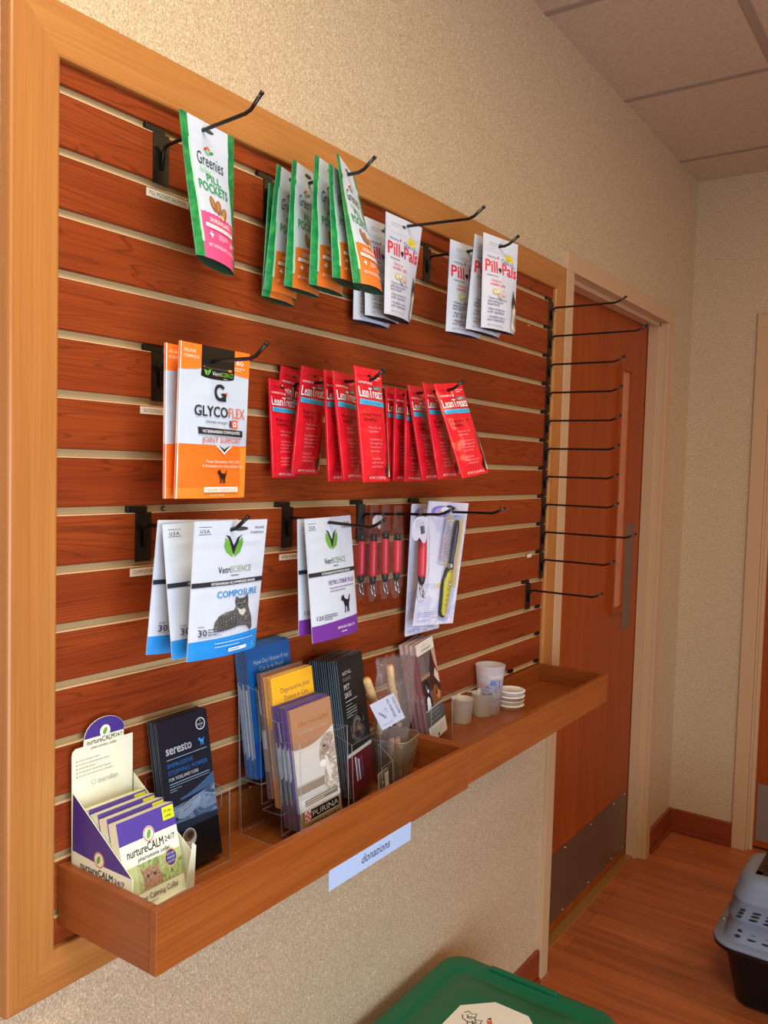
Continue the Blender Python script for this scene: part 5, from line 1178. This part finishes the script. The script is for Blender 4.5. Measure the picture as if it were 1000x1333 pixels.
# ------------------------------------------------------------------ red edged leaflets with their rack
a = Art(100, 200); a.rect(0, 0, 100, 200, (96, 84, 82)); a.rect(0, 176, 100, 200, (226, 220, 206)); a.text('A GUIDE TO', 26, 189, 5, (130, 134, 140), w=40); a.text('VETERINARY', 26, 180, 7.5, (96, 104, 120), w=56, bold=.01)
a.rect(2, 132, 100, 176, (98, 88, 88)); a.rect(2, 134, 34, 172, (112, 102, 102)); a.rect(2, 124, 100, 134, (150, 126, 106)); a.rect(0, 96, 100, 126, (60, 44, 40))
a.poly([(60, 86), (50, 110), (54, 140), (66, 160), (74, 176), (100, 176), (100, 86)], (52, 34, 34)); a.poly([(78, 176), (84, 150), (100, 120), (100, 176)], (190, 150, 132)); a.poly([(74, 122), (84, 136), (100, 120), (100, 100), (84, 112)], (216, 190, 180))
a.poly([(44, 66), (52, 92), (66, 104), (82, 100), (92, 84), (100, 70), (100, 64)], (130, 74, 40)); a.ell(84, 80, 10, 9, (196, 124, 76)); a.ell(76, 86, 4, 4, (30, 22, 22))
a.poly([(6, 62), (6, 84), (12, 96), (10, 112), (16, 120), (26, 124), (36, 120), (40, 108), (36, 94), (42, 82), (44, 62)], (24, 26, 30)); a.poly([(12, 62), (16, 86), (26, 90), (34, 82), (34, 62)], (226, 230, 234)); a.ell(24, 106, 5, 9, (90, 96, 104), 20); a.ell(29, 100, 4, 4, (226, 226, 226))
a.rect(0, 60, 100, 64, (200, 200, 196)); a.rect(0, 30, 100, 62, (92, 92, 94))
for k, tt in enumerate(['LESSON ON', 'PET DIET &', 'NUTRITION']): a.text(tt, 50, 53 - 8.5 * k, 6.5, (220, 220, 220), w=[46, 48, 56][k], al='c', bold=.01)
a.rect(0, 0, 100, 30, (226, 224, 208)); a.fuzz(18, 22, 28, 3, 5, (150, 150, 146), 1.2, 3); a.fuzz(56, 20, 26, 3, 5, (150, 150, 146), 1.2, 5); a.ell(50, 5, 5, 4.4, (50, 50, 54)); a.text('z', 50, 3.6, 5, (220, 220, 220), al='c')
re = [(0, 0.5, (170, 100, 100)), (0.5, 0.9, (150, 58, 58)), (0.9, 1, (226, 206, 196))]; re2 = [re, [(0, 0.45, (186, 120, 116)), (0.45, 0.92, (176, 62, 66)), (0.92, 1, (206, 120, 116))], [(0, .5, (120, 70, 70)), (.5, .9, (140, 90, 88)), (.9, 1, (232, 214, 200))]]
stack('leaflet', 'leaflet', (0.8115, -0.090, 0.915), (0.792, -0.0575, 1.1155), 0.088, 10, 0.0038, 0.0028, re, a, 'red edged pet leaflet with a black and white dog beside the small cups', 'red edged leaflet in the stack behind the front one', 'red edged leaflets', rear_bands=re2, seed=21, yaw=8, drop=0.0004)
t = thing('leaflet_rack', (0.86, -0.07, TF2), 'clear plastic rack holding the red edged leaflets on the right tray', 'rack')
x0, x1 = 0.803, 0.908; z0 = TF2 + .0005
mb = MB(); panel(mb, (x0, -0.100, z0), (x1, -0.085, z0), (x1 - .004, -0.082, 0.997), (x0 - .006, -0.095, 0.997), 0.0018); mb.build('front_panel', t)
mb = MB(); panel(mb, (x1, -0.085, z0), (x1, -0.022, z0), (x1 - .004, -0.018, 1.0), (x1 - .004, -0.082, 0.997), 0.0018); mb.build('side_panel', t)
mb = MB(); panel(mb, (x0, -0.100, z0), (x0, -0.022, z0), (x0 - .006, -0.018, 1.0), (x0 - .006, -0.095, 0.997), 0.0018); mb.build('side_panel', t)
mb = MB(); panel(mb, (x0, -0.022, z0), (x1, -0.022, z0), (x1 - .004, -0.017, 1.03), (x0 - .004, -0.017, 1.03), 0.0018); mb.build('back_panel', t)

# ------------------------------------------------------------------ cups and lids on the right tray
def onfloor(q, z=None): return atZ(q, TF2 if z is None else z)
def small_cup(q, label, r=0.0255, h=0.056):
    c = onfloor(q); c.z = TF2 + 0.0004
    mb = MB(); prof = [(0.0, 0.0), (r * 0.8, 0.0), (r * 0.86, 0.002), (r, h), (r * 1.03, h), (r * 0.96, h - 0.0008), (r * 0.82, 0.0035), (0.0, 0.003)]
    mb.lathe(prof, (0, 0, 0), MATS['frosted'], 30); o = mb.build('medicine_cup', label=label, cat='cup', group='small measuring cups'); o.location = c
    mb = MB(); mb.tube([(-0.002, r + 0.002, h * 0.25), (-0.004, r + 0.012, h * .3), (-0.004, r + 0.013, h * .9), (-0.002, r + .002, h * .98)], 0.0022, MATS['frosted'], 8)
    mb.build('handle', o).location = (0, 0, 0)
    mb = MB(); mb.box((-0.006, -r * 0.2 + r * .5, h * 0.4), (0.004, -r * 0.2 + r * .5 + 0.002, h * 1.16), MATS['frosted']); mb.build('pouring_tab', o).location = (0, 0, 0)
small_cup((601, 940), 'small frosted cup nearest the leaflets on the right tray')
small_cup((627, 931), 'small frosted cup between its twin and the tall printed cup', h=0.054)
c = onfloor((636.5, 927)); c.z = TF2 + 0.0004
H_ = 0.116; r0, r1 = 0.0262, 0.0345
mb = MB(); mb.lathe([(0.0, 0.002), (r0 - 0.002, 0.002), (r0 - 0.001, 0.0), (r0, 0.001), (r0 + (r1 - r0) * .82, H_ * 0.82), (r0 + (r1 - r0) * .84 + .0012, H_ * 0.83), (r1 + .0008, H_ - 0.003), (r1 + 0.0018, H_ - 0.002), (r1 + 0.0018, H_), (r1 - 0.0003, H_), (r1 - 0.001, H_ * .85), (r0 - 0.001, 0.004), (0, 0.0035)], (0, 0, 0), MATS['frosted_cup'], 44)
a = Art(60, 100); nb = (70, 74, 110)
bandc = [(0, 60, (206, 60, 80)), ]
a.poly([(8, 62), (8, 76), (28, 76), (34, 82), (52, 82), (40, 76), (30, 70), (22, 62)], (200, 70, 90)); a.poly([(12, 58), (22, 70), (34, 74), (46, 84), (52, 84), (52, 62), (40, 60), (30, 64), (24, 58)], (56, 86, 160))
a.rect(30, 72, 40, 84, (90, 120, 180)); a.text('1-2-3 MIX', 12, 48, 9, (60, 60, 70), w=24, bold=.02); a.rect(10, 57, 54, 57.7, nb); a.rect(42, 44, 42.7, 90, nb); a.rect(22, 86, 54, 86.6, nb); a.rect(22, 86, 22.6, 98, nb)
for k in range(9): a.rect(54, 20 + 8 * k, 60, 20.6 + 8 * k, nb)
a.rect(60, 14, 60.7, 92, nb); a.rect(4, 40, 54, 40.6, nb); a.fuzz(8, 36, 22, 3, 4, nb, .8, 3); a.fuzz(34, 36, 18, 2, 4, nb, .8, 6); a.rect(4, 92, 20, 92.6, nb); a.rect(3, 60, 3.6, 98, nb)
def cupfn(u, v, h):
    z = v * 1.0; r = r0 + (r1 - r0) * z / H_ + h + 0.0002; th = math.radians(150) + u / r0 * 0.93; return V((r * math.cos(th), r * math.sin(th), z))
a.put(mb, cupfn, 0.060, 0.1)
o = mb.build('mixing_cup', label='tall frosted measuring cup with red and blue print on the right tray', cat='cup'); o.location = c
lc = onfloor((664, 920.5)); WHT = col((246, 247, 248), 0.35)
for i in range(4):
    r = 0.0335; cc = V((lc.x + [0.0, 0.0015, -0.001, 0.003][i], lc.y + [0, 0.001, -0.0015, 0.0][i], TF2 + 0.0004 + 0.0112 * i))
    mb = MB(); mb.lathe([(0, 0.0012), (r - 0.003, 0.0012), (r - 0.003, 0.0), (r - 0.0015, 0.0), (r - 0.001, 0.0065), (r + 0.0014, 0.0072), (r + 0.0014, 0.0098), (r - 0.0006, 0.0108), (r - 0.003, 0.0108), (r - 0.0045, 0.0094), (0, 0.0094)], (0, 0, 0), WHT, 40)
    if i == 3: 
        a = Art(50, 50); a.fuzz(10, 34, 28, 4, 5, (196, 196, 190), 1.4, 5); a.ring(25, 25, 20, 20.8, (206, 206, 202), 28); a.put(mb, lambda u, v, h: V((u - 0.025, v - 0.025, 0.0094 + h)))
    o = mb.build('container_lid', label=['lowest white lid of the stack behind the tall cup', 'second white lid up in the stack', 'third white lid up in the stack', 'topmost white lid of the stack'][i], cat='lid', group='white lids in a stack'); o.location = cc

# ------------------------------------------------------------------ green tote
GB = col((12, 100, 68), 0.36); GB2 = col((8, 78, 54), 0.5)
tx0, tx1, ty0, ty1, tz = 0.43, 1.045, -0.440, -0.026, 0.350
def rr_ring(x0, x1, y0, y1, r, z, n=8):
    out = []
    for cx, cy, a0 in ((x1 - r, y1 - r, 0), (x0 + r, y1 - r, 90), (x0 + r, y0 + r, 180), (x1 - r, y0 + r, 270)):
        for k in range(n + 1): t_ = math.radians(a0 + 90 * k / n); out.append(V((cx + r * math.cos(t_), cy + r * math.sin(t_), z)))
    return out
def loft(mb, rings, mat, cap0=True, cap1=True, smooth=True):
    n = len(rings[0]); vs = [p for r_ in rings for p in r_]
    mb.add(vs, [(i * n + k, i * n + (k + 1) % n, (i + 1) * n + (k + 1) % n, (i + 1) * n + k) for i in range(len(rings) - 1) for k in range(n)], mat, smooth)
    if cap0: mb.add(rings[0], [tuple(range(n))[::-1]], mat)
    if cap1: mb.add(rings[-1], [tuple(range(n))], mat)
t = thing('storage_tote', ((tx0 + tx1) / 2, (ty0 + ty1) / 2, FZ), 'green plastic storage tote with a fox decal on its lid standing below the trays', 'storage tote')
mb = MB(); I = lambda d, r, z: rr_ring(tx0 + d, tx1 - d, ty0 + d, ty1 - d, r, z)
loft(mb, [I(0.06, 0.03, FZ + 0.001), I(0.055, 0.035, FZ + .01), I(0.028, 0.04, tz - 0.03), I(0.022, 0.04, tz - 0.028), I(0.022, .04, tz - 0.018)], GB2); mb.build('tub', t)
mb = MB()
loft(mb, [I(0.012, 0.045, tz - 0.022), I(0.0, 0.055, tz - 0.020), I(0.0, 0.055, tz - 0.006), I(0.004, 0.052, tz - 0.001), I(0.010, 0.048, tz), I(0.040, 0.04, tz), I(0.046, 0.036, tz - 0.0035), I(0.066, 0.03, tz - 0.0035), I(0.072, 0.028, tz + 0.0005), I(0.12, 0.02, tz + 0.001)], GB); lid_ = mb.build('lid', t)
mb = MB(); hx = tx1 - 0.012
mb.box((hx - 0.010, -0.295, tz - 0.004), (hx + 0.004, -0.135, tz + 0.006), GB); mb.box((hx - 0.022, -0.300, tz - 0.004), (hx - 0.018, -0.130, tz + 0.003), GB); mb.build('lid_ridge', lid_, bevel=0.002)
# decal: eight sided, with two foxes
dc = V((0.835, -0.238, 0)); DZ_ = tz + 0.0012
a = Art(200, 200)
a.poly([(100 + 100 * math.cos(math.radians(22.5 + 45 * k)), 100 + 100 * math.sin(math.radians(22.5 + 45 * k))) for k in range(8)], (236, 234, 226))
def fox(a, x, y, s, c):
    a.poly([(0, 0), (10, 8), (30, 10), (44, 6), (56, 12), (66, 26), (78, 30), (72, 20), (64, 8), (56, -2), (48, -8), (40, -22), (34, -10), (16, -8), (8, -20), (2, -8), (-8, -6), (-16, 2), (-22, 14), (-14, 10), (-12, 18), (-4, 8)], c, x, y, s)
    a.poly([(66, 26), (78, 30), (86, 36), (80, 22), (72, 18)], (30, 28, 28), x, y, s); a.poly([(8, -20), (10, -28), (14, -20), (12, -10)], (30, 28, 28), x, y, s); a.poly([(-22, 14), (-16, 26), (-12, 16)], (30, 28, 28), x, y, s)
    a.poly([(10, 6), (24, 7), (22, -2), (12, -2)], (240, 232, 220), x, y, s)
fox(a, 92, 120, 0.82, (214, 104, 62)); 
def sk(pts, w=2.0): a.stroke(pts, w, (34, 32, 34))
for dx, dy in ((40, 108), (58, 96)):
    sk([(dx - 14, dy + 14), (dx - 8, dy + 24), (dx, dy + 18), (dx + 10, dy + 26), (dx + 12, dy + 12), (dx + 20, dy), (dx + 6, dy - 8), (dx - 8, dy - 4), (dx - 14, dy + 6)]); sk([(dx - 6, dy + 12), (dx, dy + 6), (dx + 6, dy + 12)]); a.ell(dx, dy + 4, 2.4, 2, (40, 36, 36))
sk([(70, 78), (90, 84), (110, 76), (130, 82), (150, 70)]); sk([(60, 60), (80, 52), (100, 60), (120, 50), (140, 56)]); fox(a, 70, 64, 0.7, (196, 150, 110)); sk([(150, 150), (156, 130), (150, 116), (160, 104)], 3)
mb = MB(); fn = lambda u, v, h: V((dc.x + (v - 0.1) * 1.0, dc.y - (u - 0.1) * 1.0, DZ_ + h))
a.put(mb, fn, 0.2, 0.2); mb.build('lid_decal', lid_)

# ------------------------------------------------------------------ pet carrier
CG = col((122, 134, 158), 0.33); CBK = col((18, 17, 17), 0.45)
cx0, cx1, cy0, cy1 = 1.79, 2.135, -0.93, -0.428; CZm = 0.172
t = thing('pet_carrier', ((cx0 + cx1) / 2, (cy0 + cy1) / 2, FZ), 'grey and black plastic pet carrier on the floor at the right edge', 'pet carrier')
J = lambda d, r, z: rr_ring(cx0 + d, cx1 - d, cy0 + d, cy1 - d, r, z)
mb = MB(); loft(mb, [J(0.075, 0.04, FZ + 0.001), J(0.06, 0.05, FZ + 0.008), J(0.03, 0.06, CZm - 0.03), J(0.012, 0.065, CZm - 0.022), J(0.002, 0.07, CZm - 0.016), J(0.0, 0.07, CZm - 0.004)], CBK); mb.build('base_tub', t)
mb = MB(); loft(mb, [J(0.001, 0.07, CZm - 0.004), J(0.0, 0.07, CZm + 0.002), J(0.003, 0.068, CZm + 0.006), J(0.022, 0.055, CZm + 0.006), J(0.028, 0.055, CZm + 0.010), J(0.036, 0.055, 0.235), J(0.033, 0.058, 0.238), J(0.034, 0.058, 0.244), J(0.044, 0.06, 0.285), J(0.041, .062, 0.289), J(0.044, .062, 0.295), J(0.054, 0.065, 0.335), J(0.060, 0.06, 0.347), J(0.072, 0.055, 0.355), J(0.09, 0.045, 0.358), J(0.11, 0.03, 0.3585)], CG); shell_ = mb.build('top_shell', t)
# louvre holes: raked slots following the long side (x = cx0 face) and the short side
mb = MB(); HO = col((8, 8, 10), 0.6)
def slotx(y, z, w=0.024, h=0.0075):
    d = 0.028 + (z - 0.18) * 0.19; x = cx0 + d - 0.0012
    if z > 0.238: x = cx0 + 0.034 + (z - 0.244) * 0.24 - 0.001
    pts = []
    for k in range(14):
        a_ = 2 * PI * k / 14; dy = w / 2 * math.cos(a_); dz = h / 2 * math.sin(a_) - dy * 0.10; pts.append(V((x + (dz) * 0.3, y + dy, z + dz)))
    mb.add(pts + [p + V((0.0016, 0, 0)) for p in pts], [tuple(range(14))[::-1]] + [(k, (k + 1) % 14, (k + 1) % 14 + 14, k + 14) for k in range(14)], HO)
for zz, rowdy in ((0.196, 0), (0.212, 0.006), (0.250, 0), (0.260, .004), (0.269, .008)):
    for k in range(10): slotx(-0.50 - 0.037 * k - rowdy, zz, 0.024 if k else 0.016, 0.0075 if zz < .24 else .006)
mb.build('vent_slots', shell_)
mb = MB()
for zz in (0.196, 0.212, 0.250, 0.262, .285, .30):
    for k in range(8):
        x = cx0 + 0.07 + 0.028 * k; d = 0.028 + (zz - 0.18) * 0.19 if zz < .238 else 0.034 + (zz - 0.244) * 0.24
        y = cy1 - d + 0.0012; pts = [V((x + 0.009 * math.cos(2 * PI * q / 12), y - 0.3 * 0.003 * math.sin(2 * PI * q / 12), zz + 0.0034 * math.sin(2 * PI * q / 12))) for q in range(12)]
        mb.add(pts, [tuple(range(12))], HO)
mb.build('vent_slots', shell_)
# grille in the roof
mb = MB(); gx0, gx1, gy0, gy1 = 1.885, 2.040, -0.83, -0.528; zt = 0.3585
dkb = col((52, 42, 34), 0.35, 0.3)
for a_, b_ in (((gx0, gy0, 0.350), (gx0 + 0.012, gy1, zt + .004)), ((gx1 - 0.012, gy0, 0.350), (gx1, gy1, zt + .004)), ((gx0, gy1 - 0.016, 0.350), (gx1, gy1, zt + .004)), ((gx0, gy0, 0.350), (gx1, gy0 + 0.012, zt + .004))): mb.box(a_, b_, dkb)
mb.box((gx0 + .005, gy0 + .005, 0.3560), (gx1 - .005, gy1 - .005, 0.3592), HO)
for k in range(9): mb.tube([(gx0 + 0.02 + 0.015 * k, gy0, zt + .003), (gx0 + 0.02 + 0.015 * k, gy1 - 0.016, zt + .003)], 0.0014, col((150, 146, 140), 0.3, 0.8), 6)
mb.box((gx0 + 0.012, gy1 - 0.040, zt), (gx1 - 0.012, gy1 - 0.030, zt + .005), dkb)
mb.build('roof_grille', shell_)
mb = MB()
for p in ((1.80, -0.60), (1.93, cy1 - .012), (1.80, -0.75)): mb.lathe([(0.0, 0.003), (0.005, 0.003), (0.006, 0.0)], (p[0] + .004, p[1], CZm + 0.006), col((196, 200, 206), 0.2, .8), 12)
mb.build('clasp', shell_)

# ------------------------------------------------------------------ light: ceiling fixture, an added fill fixture and the daylight of the window
def area(name, loc, rot, sx, sy, power, c):
    l = bpy.data.lights.new(name, 'AREA'); l.shape = 'RECTANGLE'; l.size = sx; l.size_y = sy; l.energy = power; l.color = c
    o = bpy.data.objects.new(name, l); COL.objects.link(o); o.location = loc; o.rotation_euler = rot; return o
def aim(o, tgt):
    d = V(tgt) - o.location; o.rotation_euler = d.to_track_quat('-Z', 'Y').to_euler()
WIN = area('window_daylight', ((WX0 + WX1) / 2, YF + 0.02, (WZ0 + WZ1) / 2), (PI / 2, 0, 0), WX1 - WX0 - .1, WZ1 - WZ0 - .1, 80, (0.66, 0.83, 1.0))
aim(WIN, (WIN.location.x, 0, WIN.location.z))
# troffer above the viewer, plus an added fill troffer out of view
def troffer(x, y, sx, sy, power, label, c=(1.0, 0.86, 0.62)):
    t = thing('ceiling_light', (x, y, CZ), label, 'ceiling light', 'ceiling troffers')
    mb = MB(); fw = col((225, 222, 216), 0.5)
    for a_, b_ in (((x - sx / 2, y - sy / 2, CZ - .012), (x + sx / 2, y - sy / 2 + .02, CZ - .0028)), ((x - sx / 2, y + sy / 2 - .02, CZ - .012), (x + sx / 2, y + sy / 2, CZ - .0028)), ((x - sx / 2, y - sy / 2, CZ - .012), (x - sx / 2 + .02, y + sy / 2, CZ - .0028)), ((x + sx / 2 - .02, y - sy / 2, CZ - .012), (x + sx / 2, y + sy / 2, CZ - .0028))): mb.box(a_, b_, fw)
    mb.build('fixture_frame', t)
    mt, nt, out = newmat('diffuser_%d' % int(abs(x * 100))); e = N(nt, 'ShaderNodeEmission'); e.inputs[0].default_value = (*c, 1); e.inputs[1].default_value = 1.5; nt.links.new(e.outputs[0], out.inputs[0])
    mb = MB(); mb.box((x - sx / 2 + .02, y - sy / 2 + .02, CZ - .008), (x + sx / 2 - .02, y + sy / 2 - .02, CZ - .004), mt); mb.build('diffuser', t)
    l = area('ceiling_lamp', (x, y, CZ - 0.014), (0, 0, 0), sx - .05, sy - .05, power, c)
troffer(-0.35, -0.95, 1.2, 0.58, 32, 'ceiling troffer above the viewer')
troffer(2.0, -1.95, 1.2, 0.58, 11, 'added fill troffer deeper in the room, outside the view', (1.0, 0.62, 0.29))  # added fill lamp, warms the far wall and ceiling
w = bpy.data.worlds.new('world'); S.world = w; w.use_nodes = True
bg = w.node_tree.nodes['Background']; bg.inputs[0].default_value = (0.75, 0.85, 1.0, 1); bg.inputs[1].default_value = 1.0
S.view_settings.view_transform = 'Standard'; S.view_settings.look = 'None'; S.view_settings.gamma = 1.0; S.view_settings.exposure = 0.0
S.view_settings.use_curve_mapping = False
S.cycles.max_bounces = 10; S.cycles.transparent_max_bounces = 24; S.cycles.use_denoising = True
